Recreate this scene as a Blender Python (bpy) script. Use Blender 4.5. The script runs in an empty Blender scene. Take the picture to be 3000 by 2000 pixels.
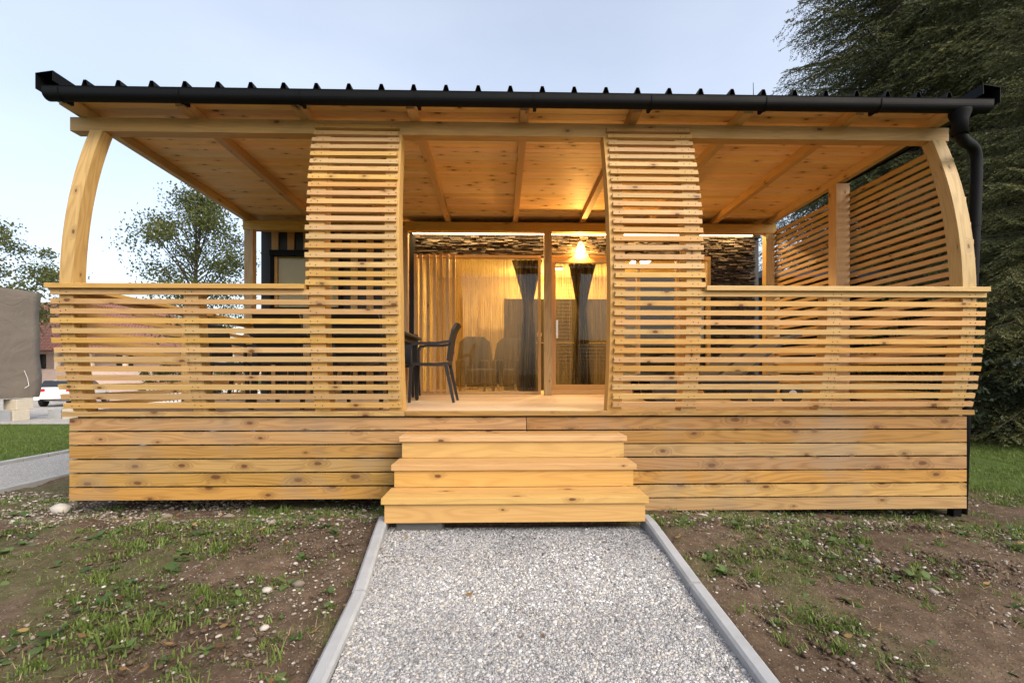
import bpy, bmesh, math, random
import numpy as np
from mathutils import Vector, Matrix
R = math.radians
random.seed(7); rng = np.random.default_rng(7)
S = bpy.context.scene
COL = S.collection

# ------------------------------------------------------------------ camera
cd = bpy.data.cameras.new('camera'); cam = bpy.data.objects.new('camera', cd); COL.objects.link(cam)
cam.location = (0, 0, 1.17); cam.rotation_euler = (R(90), 0, R(-1.3))
cd.lens = 16; cd.sensor_width = 36; cd.shift_y = 0.0307; cd.clip_start = 0.05; cd.clip_end = 3000
S.camera = cam

# ------------------------------------------------------------------ world, sun, exposure
SUN_EL, SUN_AZ = R(40), R(140)      # azimuth clockwise from +Y: right of and behind the camera
w = bpy.data.worlds.new('World'); S.world = w; w.use_nodes = True
nt = w.node_tree; bg = nt.nodes['Background']
sky = nt.nodes.new('ShaderNodeTexSky'); sky.sky_type = 'NISHITA'; sky.sun_disc = False
sky.sun_elevation = SUN_EL; sky.sun_rotation = SUN_AZ
sky.air_density = 1.0; sky.dust_density = 3.5; sky.ozone_density = 1.4
hsv = nt.nodes.new('ShaderNodeHueSaturation'); hsv.inputs['Saturation'].default_value = .92; nt.links.new(sky.outputs[0], hsv.inputs['Color'])
veil = nt.nodes.new('ShaderNodeMix'); veil.data_type = 'RGBA'; veil.blend_type = 'ADD'; veil.inputs[0].default_value = 1   # thin even cloud over the whole sky
nt.links.new(hsv.outputs[0], veil.inputs[6]); cn = nt.nodes.new('ShaderNodeTexNoise'); cm = nt.nodes.new('ShaderNodeMapping'); ct = nt.nodes.new('ShaderNodeTexCoord'); cr = nt.nodes.new('ShaderNodeValToRGB')
cm.inputs['Scale'].default_value = (1.1, 1.1, 3.2); cn.inputs['Scale'].default_value = 1.3; cn.inputs['Detail'].default_value = 5; cn.inputs['Roughness'].default_value = .5
nt.links.new(ct.outputs['Generated'], cm.inputs[0]); nt.links.new(cm.outputs[0], cn.inputs['Vector']); nt.links.new(cn.outputs[0], cr.inputs[0])
cr.color_ramp.elements[0].position = .3; cr.color_ramp.elements[0].color = (1.40, 1.38, 1.34, 1); cr.color_ramp.elements[1].position = .75; cr.color_ramp.elements[1].color = (2.15, 2.12, 2.0, 1)
nt.links.new(cr.outputs[0], veil.inputs[7])
nt.links.new(veil.outputs[2], bg.inputs[0]); bg.inputs[1].default_value = 0.125
sl = bpy.data.lights.new('sun', 'SUN'); sl.energy = 1.22; sl.angle = R(32); sl.color = (1, .86, .68)
so = bpy.data.objects.new('sun', sl); COL.objects.link(so)
sd = Vector((math.sin(SUN_AZ)*math.cos(SUN_EL), math.cos(SUN_AZ)*math.cos(SUN_EL), math.sin(SUN_EL)))
so.rotation_euler = sd.to_track_quat('Z', 'Y').to_euler(); so.location = (9, -9, 8)
S.view_settings.view_transform = 'Standard'; S.view_settings.look = 'None'
S.view_settings.exposure = 0.88; S.view_settings.gamma = 1
S.cycles.max_bounces = 8; S.cycles.diffuse_bounces = 4; S.cycles.transparent_max_bounces = 24
S.cycles.caustics_reflective = False; S.cycles.caustics_refractive = False
S.cycles.sample_clamp_indirect = 6

# ------------------------------------------------------------------ naming helpers
def tag(o, label=None, cat=None, group=None, kind=None):
    if label: o['label'] = label
    if cat: o['category'] = cat
    if group: o['group'] = group
    if kind: o['kind'] = kind
    return o
def thing(name, label, cat, loc=(0, 0, 0), rz=0, group=None):
    o = bpy.data.objects.new(name, None); COL.objects.link(o); o.empty_display_size = .2
    o.location = loc; o.rotation_euler = (0, 0, rz)
    return tag(o, label, cat, group)
def dup(root, loc, rz, label, scale=None):
    r = root.copy(); COL.objects.link(r); r.location = loc; r.rotation_euler = (0, 0, rz); r['label'] = label
    if scale: r.scale = scale
    for ch in list(root.children):
        c = ch.copy(); COL.objects.link(c); c.parent = r
        for g in list(ch.children):
            d = g.copy(); COL.objects.link(d); d.parent = c
    return r

# ------------------------------------------------------------------ mesh builder: pl = random number of a plank, gc = grain coordinates
class MB:
    def __init__(s): s.v = []; s.f = []; s.pl = []; s.gc = []
    def hexa(s, p, along=0, r=None, off=None):
        """8 corners ordered x,y,z binary (000,100,010,110,001,101,011,111)"""
        r = random.random() if r is None else r
        n = len(s.v); p = [Vector(q) for q in p]
        ex = (p[1]-p[0]).length; ey = (p[2]-p[0]).length; ez = (p[4]-p[0]).length
        o = random.random()*7 if off is None else off
        for i in range(8):
            c = [(i & 1)*ex, ((i >> 1) & 1)*ey, ((i >> 2) & 1)*ez]
            a = c.pop(along); s.gc.append((a+o, c[0], c[1])); s.v.append(tuple(p[i])); s.pl.append(r)
        for f in ((0, 2, 3, 1), (4, 5, 7, 6), (0, 1, 5, 4), (2, 6, 7, 3), (0, 4, 6, 2), (1, 3, 7, 5)):
            s.f.append(tuple(n+k for k in f))
    def box(s, x0, x1, y0, y1, z0, z1, along=None, r=None):
        if along is None:
            d = (x1-x0, y1-y0, z1-z0); along = d.index(max(d))
        s.hexa([(x, y, z) for z in (z0, z1) for y in (y0, y1) for x in (x0, x1)], along, r)
    def bar(s, p0, p1, wx, wy, up=(0, 0, 1), taper=1.0, r=None):
        p0, p1 = Vector(p0), Vector(p1); d = (p1-p0).normalized(); up = Vector(up)
        a = d.cross(up)
        if a.length < 1e-4: a = d.cross(Vector((1, 0, 0)))
        a.normalize(); b = a.cross(d).normalized()
        L = []
        for v in (-1, 1):
            for u in (-1, 1):
                for q, t in ((p0, 1), (p1, taper)):
                    L.append(q+a*u*wx/2*t+b*v*wy/2*t)
        s.hexa(L, 0, r)
    def sweep(s, pts, prof_fn, r=None, closed_prof=True, caps=True):
        """rings: prof_fn(i) gives a list of 3-D points"""
        r = random.random() if r is None else r
        n0 = len(s.v); rings = [prof_fn(i) for i in range(len(pts))]; m = len(rings[0]); acc = 0; o = random.random()*5
        for i, ring in enumerate(rings):
            if i: acc += (Vector(pts[i])-Vector(pts[i-1])).length
            q = 0
            for j, p in enumerate(ring):
                if j: q += (Vector(p)-Vector(ring[j-1])).length
                s.v.append(tuple(p)); s.pl.append(r); s.gc.append((acc+o, q, 0))
        for i in range(len(rings)-1):
            for j in range(m if closed_prof else m-1):
                a = n0+i*m+j; b = n0+i*m+(j+1) % m
                s.f.append((a, b, b+m, a+m))
        if caps and closed_prof:
            s.f.append(tuple(n0+j for j in reversed(range(m)))); s.f.append(tuple(n0+(len(rings)-1)*m+j for j in range(m)))
    def tube(s, pts, rad, seg=10, caps=True):
        pts = [Vector(p) for p in pts]; rs = rad if isinstance(rad, (list, tuple)) else [rad]*len(pts)
        fr = []; prev = None
        for i in range(len(pts)):
            d = (pts[min(i+1, len(pts)-1)]-pts[max(i-1, 0)]).normalized()
            a = prev if prev is not None else (Vector((0, 0, 1)) if abs(d.z) < .9 else Vector((1, 0, 0)))
            a = (a-d*a.dot(d)).normalized(); prev = a; fr.append((a, d.cross(a)))
        s.sweep(pts, lambda i: [pts[i]+(fr[i][0]*math.cos(t)+fr[i][1]*math.sin(t))*rs[i] for t in [2*math.pi*k/seg for k in range(seg)]], caps=caps)
    def lathe(s, c, prof, seg=20):
        c = Vector(c)
        pts = [c+Vector((0, 0, z)) for _, z in prof]
        s.sweep(pts, lambda i: [c+Vector((prof[i][0]*math.cos(t), prof[i][0]*math.sin(t), prof[i][1])) for t in [2*math.pi*k/seg for k in range(seg)]], caps=False)
    def build(s, name, m, parent=None, smooth=False, bevel=0):
        me = bpy.data.meshes.new(name); me.from_pydata(s.v, [], s.f); me.update()
        a = me.attributes.new('pl', 'FLOAT', 'POINT'); a.data.foreach_set('value', s.pl)
        g = me.attributes.new('gc', 'FLOAT_VECTOR', 'POINT'); g.data.foreach_set('vector', np.array(s.gc, dtype=np.float32).ravel())
        bm = bmesh.new(); bm.from_mesh(me); bmesh.ops.recalc_face_normals(bm, faces=bm.faces); bm.to_mesh(me); bm.free()
        if smooth: me.polygons.foreach_set('use_smooth', [True]*len(me.polygons))
        return link(name, me, m, parent, bevel)
def link(name, me, m, parent=None, bevel=0):
    me.materials.append(m)
    o = bpy.data.objects.new(name, me); COL.objects.link(o)
    if parent: o.parent = parent
    if bevel:
        b = o.modifiers.new('bevel', 'BEVEL'); b.width = bevel; b.segments = 2; b.limit_method = 'ANGLE'
    return o
def npmesh(name, V, F, m, pl=None, parent=None, smooth=False):
    """big meshes from arrays; F is (n,3) or (n,4)"""
    me = bpy.data.meshes.new(name); n = len(V); k = F.shape[1]
    me.vertices.add(n); me.vertices.foreach_set('co', V.astype(np.float32).ravel())
    me.loops.add(len(F)*k); me.loops.foreach_set('vertex_index', F.astype(np.int32).ravel())
    me.polygons.add(len(F)); me.polygons.foreach_set('loop_start', np.arange(0, len(F)*k, k, dtype=np.int32))
    if smooth: me.polygons.foreach_set('use_smooth', np.ones(len(F), dtype=bool))
    me.update(calc_edges=True)
    if pl is not None:
        a = me.attributes.new('pl', 'FLOAT', 'POINT'); a.data.foreach_set('value', pl.astype(np.float32))
    return link(name, me, m, parent)

# ------------------------------------------------------------------ materials
class N:
    def __init__(s, name):
        s.m = bpy.data.materials.new(name); s.m.use_nodes = True; s.t = s.m.node_tree
        s.p = s.t.nodes['Principled BSDF']; s.out = s.t.nodes['Material Output']
    def n(s, typ, **kw):
        x = s.t.nodes.new(typ)
        for k, v in kw.items():
            if hasattr(x, k) and not k.startswith('i_'): setattr(x, k, v)
        return x
    def l(s, a, b): s.t.links.new(a, b)
    def val(s, x, sock):
        if isinstance(x, (int, float)): sock.default_value = x
        elif isinstance(x, (tuple, list)): sock.default_value = tuple(x)
        else: s.l(x, sock)
    def math(s, op, a, b=0.0, c=None, clamp=False):
        x = s.n('ShaderNodeMath', operation=op); x.use_clamp = clamp
        s.val(a, x.inputs[0]); s.val(b, x.inputs[1])
        if c is not None: s.val(c, x.inputs[2])
        return x.outputs[0]
    def vmath(s, op, a, b):
        x = s.n('ShaderNodeVectorMath', operation=op); s.val(a, x.inputs[0]); s.val(b, x.inputs[1]); return x.outputs[0]
    def mix(s, f, a, b, mode='MIX'):
        x = s.n('ShaderNodeMix', data_type='RGBA', blend_type=mode); s.val(f, x.inputs[0])
        c = lambda q: q if not isinstance(q, tuple) or len(q) == 4 else q+(1,)
        s.val(c(a), x.inputs[6]); s.val(c(b), x.inputs[7]); return x.outputs[2]
    def ramp(s, f, stops):
        x = s.n('ShaderNodeValToRGB'); e = x.color_ramp.elements
        while len(e) < len(stops): e.new(.5)
        for q, (pos, col) in zip(e, stops):
            q.position = pos; q.color = (col if isinstance(col, tuple) else (col,)*3)+((1,) if not isinstance(col, tuple) or len(col) == 3 else ())
        s.l(f, x.inputs[0]); return x.outputs[0]
    def step(s, f, lo, hi):
        x = s.n('ShaderNodeMapRange', interpolation_type='SMOOTHSTEP'); s.val(f, x.inputs[0]); s.val(lo, x.inputs[1]); s.val(hi, x.inputs[2]); return x.outputs[0]
    def noise(s, vec, scale, detail=3, rough=.55, dist=0):
        x = s.n('ShaderNodeTexNoise'); s.val(vec, x.inputs['Vector']); x.inputs['Scale'].default_value = scale
        x.inputs['Detail'].default_value = detail; x.inputs['Roughness'].default_value = rough; x.inputs['Distortion'].default_value = dist
        return x.outputs[0]
    def voro(s, vec, scale, feat='F1', dim='3D'):
        x = s.n('ShaderNodeTexVoronoi', feature=feat, voronoi_dimensions=dim); s.val(vec, x.inputs['Vector']); x.inputs['Scale'].default_value = scale; return x
    def attr(s, name): return s.n('ShaderNodeAttribute', attribute_name=name)
    def obj(s): return s.n('ShaderNodeTexCoord').outputs['Object']
    def pos(s): return s.n('ShaderNodeNewGeometry').outputs['Position']
    def bump(s, h, strength=.3, dist=.01):
        x = s.n('ShaderNodeBump'); x.inputs['Strength'].default_value = strength; x.inputs['Distance'].default_value = dist
        s.l(h, x.inputs['Height']); s.l(x.outputs[0], s.p.inputs['Normal'])
    def fin(s, col=None, rough=.6, metal=0, spec=None):
        if col is not None: s.val(col if not (isinstance(col, tuple) and len(col) == 3) else col+(1,), s.p.inputs['Base Color'])
        s.val(rough, s.p.inputs['Roughness']); s.p.inputs['Metallic'].default_value = metal
        if spec is not None: s.p.inputs['Specular IOR Level'].default_value = spec
        return s.m

def wood(name, light, dark, knot=(.10, .035, .014), knots=1.0, ks=1.0, vary=.25, grain=.5, weather=0.0, rough=.55):
    b = N(name); g = b.attr('gc').outputs['Vector']; pl = b.attr('pl').outputs['Fac']
    sp = b.n('ShaderNodeSeparateXYZ'); b.l(g, sp.inputs[0]); u = sp.outputs[0]
    v = b.math('ADD', sp.outputs[1], sp.outputs[2]); z = b.math('MULTIPLY', pl, 57.0)
    def vec(su, sv):
        c = b.n('ShaderNodeCombineXYZ'); b.l(b.math('MULTIPLY', u, su), c.inputs[0]); b.l(b.math('MULTIPLY', v, sv), c.inputs[1]); b.l(z, c.inputs[2]); return c.outputs[0]
    # knots
    kc = b.n('ShaderNodeCombineXYZ'); b.l(b.math('MULTIPLY_ADD', u, 2.4, b.math('MULTIPLY', pl, 91.0)), kc.inputs[0]); b.l(b.math('MULTIPLY_ADD', v, 5.0, b.math('MULTIPLY', pl, 37.0)), kc.inputs[1])
    vo = b.voro(kc.outputs[0], 1.0, dim='2D'); d = vo.outputs['Distance']
    cs = b.n('ShaderNodeSeparateColor'); b.l(vo.outputs['Color'], cs.inputs[0])
    has = b.math('GREATER_THAN', cs.outputs[0], 1-.62*knots)
    rad = b.math('MULTIPLY_ADD', cs.outputs[1], .065*ks, .028*ks)
    wob = b.math('MULTIPLY_ADD', b.noise(vec(30, 30), 1, 2), .05, -.025)
    dd = b.math('ADD', d, wob)
    km = b.math('MULTIPLY', b.math('SUBTRACT', 1.0, b.step(dd, b.math('MULTIPLY', rad, .55), rad)), has)
    halo = b.math('MULTIPLY', b.math('SUBTRACT', 1.0, b.step(dd, rad, b.math('MULTIPLY', rad, 3.2))), has)
    # growth rings as contour lines of slow noise, bent round the knots
    n1 = b.math('ADD', b.noise(vec(.7, 7), 1, 2, .4), b.math('MULTIPLY', halo, .16))
    ring = b.math('POWER', b.math('MULTIPLY_ADD', b.math('SINE', b.math('MULTIPLY', n1, 75.0)), .5, .5), 2.0)
    fib = b.noise(vec(3, 120), 1, 4, .6)
    mot = b.noise(vec(.5, 3), 1, 3)
    f = b.math('MULTIPLY_ADD', ring, .42*grain, b.math('MULTIPLY_ADD', fib, .5*grain, b.math('MULTIPLY_ADD', mot, .6, -.35)), clamp=True)
    c = b.mix(f, light, dark)
    hs = b.n('ShaderNodeHueSaturation'); b.l(c, hs.inputs['Color'])
    b.l(b.math('MULTIPLY_ADD', pl, -.016, .511), hs.inputs['Hue'])
    b.l(b.math('MULTIPLY_ADD', b.math('FRACT', b.math('MULTIPLY', pl, 17.3)), vary, 1-vary*.5), hs.inputs['Value'])
    b.l(b.math('MULTIPLY_ADD', b.math('FRACT', b.math('MULTIPLY', pl, 7.7)), .2, .86), hs.inputs['Saturation'])
    c = b.mix(b.math('MULTIPLY', halo, .35), hs.outputs[0], tuple(x*.55 for x in dark))
    c = b.mix(b.math('MULTIPLY', km, .88), c, knot)
    c = b.mix(b.math('LESS_THAN', pl, -.5), c, (.035, .03, .026))   # nail heads
    if weather:
        wz = b.step(b.noise(b.pos(), 1.7, 4, .6), .46, .72)
        c = b.mix(b.math('MULTIPLY', wz, weather), c, (.24, .2, .15))
    b.bump(b.math('ADD', b.math('MULTIPLY', fib, .5), b.math('MULTIPLY', km, .6)), .25, .004)
    return b.fin(c, b.math('MULTIPLY_ADD', fib, .25, rough-.12), spec=.35)

def plain(name, col, rough=.5, metal=0, var=.15, scale=8, bump=0, spec=None):
    b = N(name); n = b.noise(b.obj(), scale, 4, .6)
    c = b.mix(n, tuple(x*(1-var) for x in col), tuple(min(1, x*(1+var)) for x in col))
    if bump: b.bump(b.noise(b.obj(), scale*6, 4), bump, .004)
    return b.fin(c, b.math('MULTIPLY_ADD', n, .2, rough-.1), metal, spec)
def emit(name, col, s):
    b = N(name); e = b.n('ShaderNodeEmission'); e.inputs[0].default_value = col+(1,); e.inputs[1].default_value = s
    b.l(e.outputs[0], b.out.inputs[0]); return b.m
def leafmat(name, a, c, rough=.55, trans=.3):
    b = N(name); pl = b.attr('pl').outputs['Fac']
    col = b.mix(pl, a, c)
    b.fin(col, rough, spec=.3)
    t = b.n('ShaderNodeBsdfTranslucent'); b.l(col, t.inputs[0])
    mx = b.n('ShaderNodeMixShader'); mx.inputs[0].default_value = trans
    b.l(b.p.outputs[0], mx.inputs[1]); b.l(t.outputs[0], mx.inputs[2]); b.l(mx.outputs[0], b.out.inputs[0]); return b.m

M = {}
M['slat'] = wood('pine_slat', (.51, .295, .10), (.33, .165, .045), knots=.8, vary=.25)
M['board'] = wood('pine_board', (.42, .23, .065), (.20, .09, .022), knots=1.25, ks=1.45, vary=.42, grain=.95, weather=.4)
M['tread'] = wood('pine_tread', (.55, .325, .105), (.37, .185, .048), knots=.6, ks=1.1, vary=.12, grain=.7)
M['beam'] = wood('pine_beam', (.49, .305, .088), (.31, .17, .043), knots=.6, vary=.15, grain=.7)
M['post'] = wood('pine_post', (.50, .33, .145), (.29, .165, .06), knots=.7, vary=.15, grain=.9)
M['ceiling'] = wood('pine_ceiling', (.84, .57, .26), (.60, .35, .125), knots=1.25, ks=1.15, vary=.18, grain=.5)
M['rafter'] = wood('pine_rafter', (.54, .33, .13), (.37, .20, .065), knots=.6, vary=.15)
M['deck'] = wood('larch_deck', (.50, .37, .25), (.37, .25, .16), knots=.3, vary=.25)
M['batten'] = wood('larch_batten', (.50, .29, .11), (.34, .175, .06), knots=.5, vary=.35)
M['frame'] = wood('window_frame_wood', (.52, .31, .11), (.40, .22, .07), knots=.1, vary=.1)
M['inner_wood'] = wood('interior_wood', (.62, .44, .22), (.52, .33, .15), knots=.2, vary=.1)
M['dark_metal'] = plain('dark_coated_metal', (.0045, .005, .006), .6, 0, .2, 5, 0, .12)
M['dark_wall'] = plain('dark_wall_sheet', (.014, .015, .020), .55, 0, .2, 4)
M['black_plastic'] = plain('black_plastic', (.011, .011, .013), .45, 0, .2, 20)
M['sling'] = plain('grey_sling', (.045, .043, .043), .8, 0, .2, 60, .3)
M['grey_plastic'] = plain('grey_plastic', (.035, .033, .033), .5, 0, .2, 20)
M['white_plastic'] = plain('white_plastic', (.7, .7, .68), .4)
M['steel'] = plain('brushed_steel', (.62, .56, .48), .28, 1, .08, 30)
M['concrete'] = plain('grey_concrete', (.31, .325, .34), .9, 0, .3, 5, .5); M['concrete_dark'] = plain('dark_concrete', (.12, .115, .11), .95, 0, .3, 9, .5)
M['concrete_light'] = plain('pale_concrete', (.50, .45, .36), .9, 0, .15, 10, .35)
M['led'] = emit('led_light', (1, .70, .34), 10)
M['bulb'] = emit('bulb_light', (1, .66, .28), 5)
M['spot'] = emit('spot_light', (1, .72, .36), 18)
def glass():
    b = N('clear_glass'); t = b.n('ShaderNodeBsdfTransparent'); t.inputs[0].default_value = (.9, .92, .9, 1)
    g = b.n('ShaderNodeBsdfGlossy'); g.inputs['Roughness'].default_value = .015
    lw = b.n('ShaderNodeFresnel'); lw.inputs[0].default_value = 1.45
    mx = b.n('ShaderNodeMixShader'); b.l(b.math('MULTIPLY_ADD', lw.outputs[0], .55, .0), mx.inputs[0]); b.l(t.outputs[0], mx.inputs[1]); b.l(g.outputs[0], mx.inputs[2])
    b.l(mx.outputs[0], b.out.inputs[0]); return b.m
M['glass'] = glass()
def lamp_glass():
    b = N('lamp_glass'); t = b.n('ShaderNodeBsdfTransparent'); t.inputs[0].default_value = (.95, .85, .65, 1); b.fin((.6, .5, .36), .2, .6)
    lw = b.n('ShaderNodeLayerWeight'); lw.inputs[0].default_value = .45; mx = b.n('ShaderNodeMixShader'); b.l(b.math('MULTIPLY_ADD', lw.outputs[1], .5, .45), mx.inputs[0]); b.l(t.outputs[0], mx.inputs[1]); b.l(b.p.outputs[0], mx.inputs[2]); b.l(mx.outputs[0], b.out.inputs[0]); return b.m
M['lamp_glass'] = lamp_glass()
def strings():
    b = N('string_curtain_threads'); sp = b.n('ShaderNodeSeparateXYZ'); b.l(b.obj(), sp.inputs[0])
    c = b.n('ShaderNodeCombineXYZ'); b.l(b.math('MULTIPLY', sp.outputs[0], 150.0), c.inputs[0]); b.l(b.math('MULTIPLY', sp.outputs[2], 1.2), c.inputs[2])
    n = b.noise(c.outputs[0], 1, 3, .7)
    c2 = b.n('ShaderNodeCombineXYZ'); b.l(b.math('MULTIPLY', sp.outputs[0], 14.0), c2.inputs[0]); b.l(b.math('MULTIPLY', sp.outputs[2], .5), c2.inputs[2])
    n2 = b.noise(c2.outputs[0], 1, 2)
    a = b.step(b.math('ADD', n, b.math('MULTIPLY_ADD', n2, .22, -.11)), .38, .58)
    b.fin(b.mix(n2, (.13, .092, .042), (.22, .155, .07)), .8)
    tl = b.n('ShaderNodeBsdfTranslucent'); tl.inputs[0].default_value = (.34, .23, .085, 1)
    m1 = b.n('ShaderNodeMixShader'); m1.inputs[0].default_value = .5; b.l(b.p.outputs[0], m1.inputs[1]); b.l(tl.outputs[0], m1.inputs[2])
    t = b.n('ShaderNodeBsdfTransparent'); m2 = b.n('ShaderNodeMixShader'); b.l(b.math('MULTIPLY', a, .66), m2.inputs[0]); b.l(t.outputs[0], m2.inputs[1]); b.l(m1.outputs[0], m2.inputs[2])
    b.l(m2.outputs[0], b.out.inputs[0]); return b.m
M['strings'] = strings()
def cloth(name, col, sc=90):
    b = N(name); n = b.noise(b.obj(), sc, 2)
    return b.fin(b.mix(n, tuple(x*.8 for x in col), tuple(x*1.2 for x in col)), .9, spec=.1)
M['drape'] = cloth('dark_drape_cloth', (.035, .028, .022)); M['white_drape'] = cloth('white_curtain_cloth', (.75, .78, .8))
M['upholstery'] = cloth('grey_upholstery', (.09, .08, .07)); M['room'] = plain('cream_room_wall', (.72, .53, .24), .7, 0, .06, 3)
M['cabinet'] = cloth('dark_cabinet', (.085, .07, .045), 12)
def stone():
    b = N('ledge_stone'); pl = b.attr('pl').outputs['Fac']; n = b.noise(b.obj(), 35, 5, .65)
    c = b.ramp(b.math('MULTIPLY_ADD', n, .5, b.math('MULTIPLY', pl, .5)), [(.2, (.010, .008, .007)), (.5, (.045, .035, .028)), (.85, (.16, .13, .10))])
    b.bump(n, .8, .012); return b.fin(c, .85)
M['stone'] = stone()

# ------------------------------------------------------------------ ground
def sm(a, b, x):
    t = np.clip((x-a)/(b-a), 0, 1); return t*t*(3-2*t)
def gz(x, y):
    x = np.asarray(x, float); y = np.asarray(y, float)
    z = -.085*np.clip(3.4-y, 0, 3.4)
    z = z-.14*sm(3.5, 4.3, y)-.11*sm(1.2, 4.4, x)*sm(-1, 2.5, y)
    z = z-.02*sm(-2, -6, x)
    z = z-.45*sm(8, 24, y)
    return z
def hash2(x, y, s):
    return (np.sin(x*12.9898*s+y*78.233)*43758.5453) % 1
def vnoise(x, y, sc, seed=1.0):
    x = x*sc+seed*13.7; y = y*sc+seed*7.3; xi = np.floor(x); yi = np.floor(y); fx = x-xi; fy = y-yi
    fx = fx*fx*(3-2*fx); fy = fy*fy*(3-2*fy)
    h = lambda a, b: (np.sin(a*127.1+b*311.7+seed)*43758.5453) % 1
    return (h(xi, yi)*(1-fx)+h(xi+1, yi)*fx)*(1-fy)+(h(xi, yi+1)*(1-fx)+h(xi+1, yi+1)*fx)*fy
def grass_amount(x, y):
    """0 bare soil .. 1 lawn"""
    lawn = np.maximum(sm(-7.1, -7.4, x), sm(4.9, 6.2, x+.25*(y-4)*0+1.0*(vnoise(x, y, .7, 3)-.5)))
    patch = sm(.40, .72, .6*vnoise(x, y, 1.1, 2)+.4*vnoise(x, y, 3.3, 5)+.10*sm(.8, 4.5, x)*sm(5, 2, y)+.12*sm(-.5, -4, x))
    return np.clip(np.maximum(lawn, patch*.8), 0, 1)
def grid(xs, ys, zoff=0, rough=0):
    X, Y = np.meshgrid(xs, ys); Z = gz(X, Y)+zoff
    if rough: Z = Z+rough*(vnoise(X, Y, 3, 1)-.5)+rough*.5*(vnoise(X, Y, 11, 4)-.5)+rough*.3*(vnoise(X, Y, 31, 6)-.5)
    V = np.stack([X, Y, Z], -1).reshape(-1, 3); nx = len(xs); ny = len(ys)
    i = np.arange(nx-1); j = np.arange(ny-1)[:, None]*nx
    a = (i+j).ravel(); F = np.stack([a, a+1, a+nx+1, a+nx], -1); return V, F
def soil():
    b = N('soil_and_pebbles'); p = b.pos()
    gr = b.attr('pl').outputs['Fac']
    big = b.noise(p, .9, 4, .6); fine = b.noise(p, 14, 5, .7); grit = b.noise(p, 110, 4, .75)
    c = b.ramp(b.math('MULTIPLY_ADD', fine, .45, b.math('MULTIPLY_ADD', grit, .35, b.math('MULTIPLY', big, .25))), [(.3, (.030, .021, .014)), (.5, (.085, .059, .039)), (.64, (.15, .108, .075)), (.85, (.25, .19, .14))])
    v = b.voro(p, 62); cs = b.n('ShaderNodeSeparateColor'); b.l(v.outputs['Color'], cs.inputs[0])
    peb = b.math('MULTIPLY', b.math('SUBTRACT', 1.0, b.step(v.outputs['Distance'], .22, .42)), b.math('GREATER_THAN', b.math('ADD', cs.outputs[0], b.math('MULTIPLY_ADD', big, .9, -.45)), .62))
    c = b.mix(b.math('MULTIPLY', peb, .75), c, b.ramp(cs.outputs[1], [(0, (.14, .11, .085)), (.6, (.25, .21, .17)), (1, (.42, .38, .33))]))
    gcol = b.ramp(b.noise(p, 25, 5, .7), [(.3, (.024, .04, .009)), (.55, (.065, .115, .02)), (.8, (.12, .17, .045))])
    gm = b.step(b.math('ADD', gr, b.math('MULTIPLY_ADD', grit, .6, -.3)), .45, .75)
    c = b.mix(b.math('MULTIPLY', gm, b.math('MULTIPLY_ADD', b.step(gr, .85, 1.0), .6, .3)), c, gcol)
    b.bump(b.math('ADD', b.math('MULTIPLY', fine, .6), b.math('ADD', b.math('MULTIPLY', grit, .25), b.math('MULTIPLY', peb, .35))), .9, .02)
    return b.fin(c, .95, spec=.15)
M['soil'] = soil()
xs = np.concatenate([np.linspace(-900, -60, 12), np.linspace(-50, -9, 30), np.linspace(-8, 8, 260), np.linspace(9, 50, 30), np.linspace(60, 900, 12)])
ys = np.concatenate([np.linspace(-300, -4, 16), np.linspace(-3, .8, 14), np.linspace(.85, 6.2, 150), np.linspace(6.4, 14, 40), np.linspace(15, 60, 30), np.linspace(70, 1500, 14)])
V, F = grid(xs, ys, 0, .05)
def path_edges(y): return np.interp(y, [-2, 1.9, 2.5, 3.55], [-.72, -.735, -.78, -.915]), np.interp(y, [-2, 1.9, 2.5, 3.55], [1.06, 1.10, 1.10, 1.13])
pl_, pr_ = path_edges(V[:, 1])
V[:, 2] -= np.where((V[:, 0] > pl_-.02) & (V[:, 0] < pr_+.02) & (V[:, 1] < 3.62), .075, 0)
V[:, 2] -= .05*((V[:, 0] > -7.3) & (V[:, 0] < -5.6) & (V[:, 1] > 2) & (V[:, 1] < 13))
g = npmesh('ground', V, F, M['soil'], grass_amount(V[:, 0], V[:, 1]), smooth=True)
tag(g, 'bare brown soil with pebbles and weed patches around the terrace', 'ground', kind='structure')

def gravel_mat(name, a, c, e):
    b = N(name); p = b.pos(); v = b.voro(p, 95); v2 = b.voro(p, 210); cs = b.n('ShaderNodeSeparateColor'); b.l(v.outputs['Color'], cs.inputs[0])
    col = b.ramp(cs.outputs[0], [(0, a), (.5, c), (1, e)])
    col = b.mix(b.math('MULTIPLY', b.step(v.outputs['Distance'], .35, .7), .75), col, (.22, .21, .20))
    dirt = b.step(b.noise(p, 1.3, 4, .6), .5, .75)
    col = b.mix(b.math('MULTIPLY', dirt, .35), col, (.24, .19, .14))
    b.bump(b.math('SUBTRACT', 1.0, v.outputs['Distance']), .8, .012); return b.fin(col, .9, spec=.2)
M['gravel'] = gravel_mat('grey_gravel', (.25, .25, .255), (.39, .39, .39), (.54, .54, .53))
ysg = np.linspace(-2, 3.55, 90); xg = np.linspace(0, 1, 50)
Yg = np.repeat(ysg[:, None], 50, 1); l_, r_ = path_edges(Yg); Xg = l_+.03+(r_-l_-.06)*xg[None, :]
Zg = gz(np.zeros_like(Xg), Yg)-.04*sm(2.9, 3.42, Yg)+.016+.012*(vnoise(Xg, Yg, 6, 2)-.5)+.03*(vnoise(Xg, Yg, 1.7, 19)-.5)
Vg = np.stack([Xg, Yg, Zg], -1).reshape(-1, 3); a = (np.arange(49)+np.arange(89)[:, None]*50).ravel()
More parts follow.
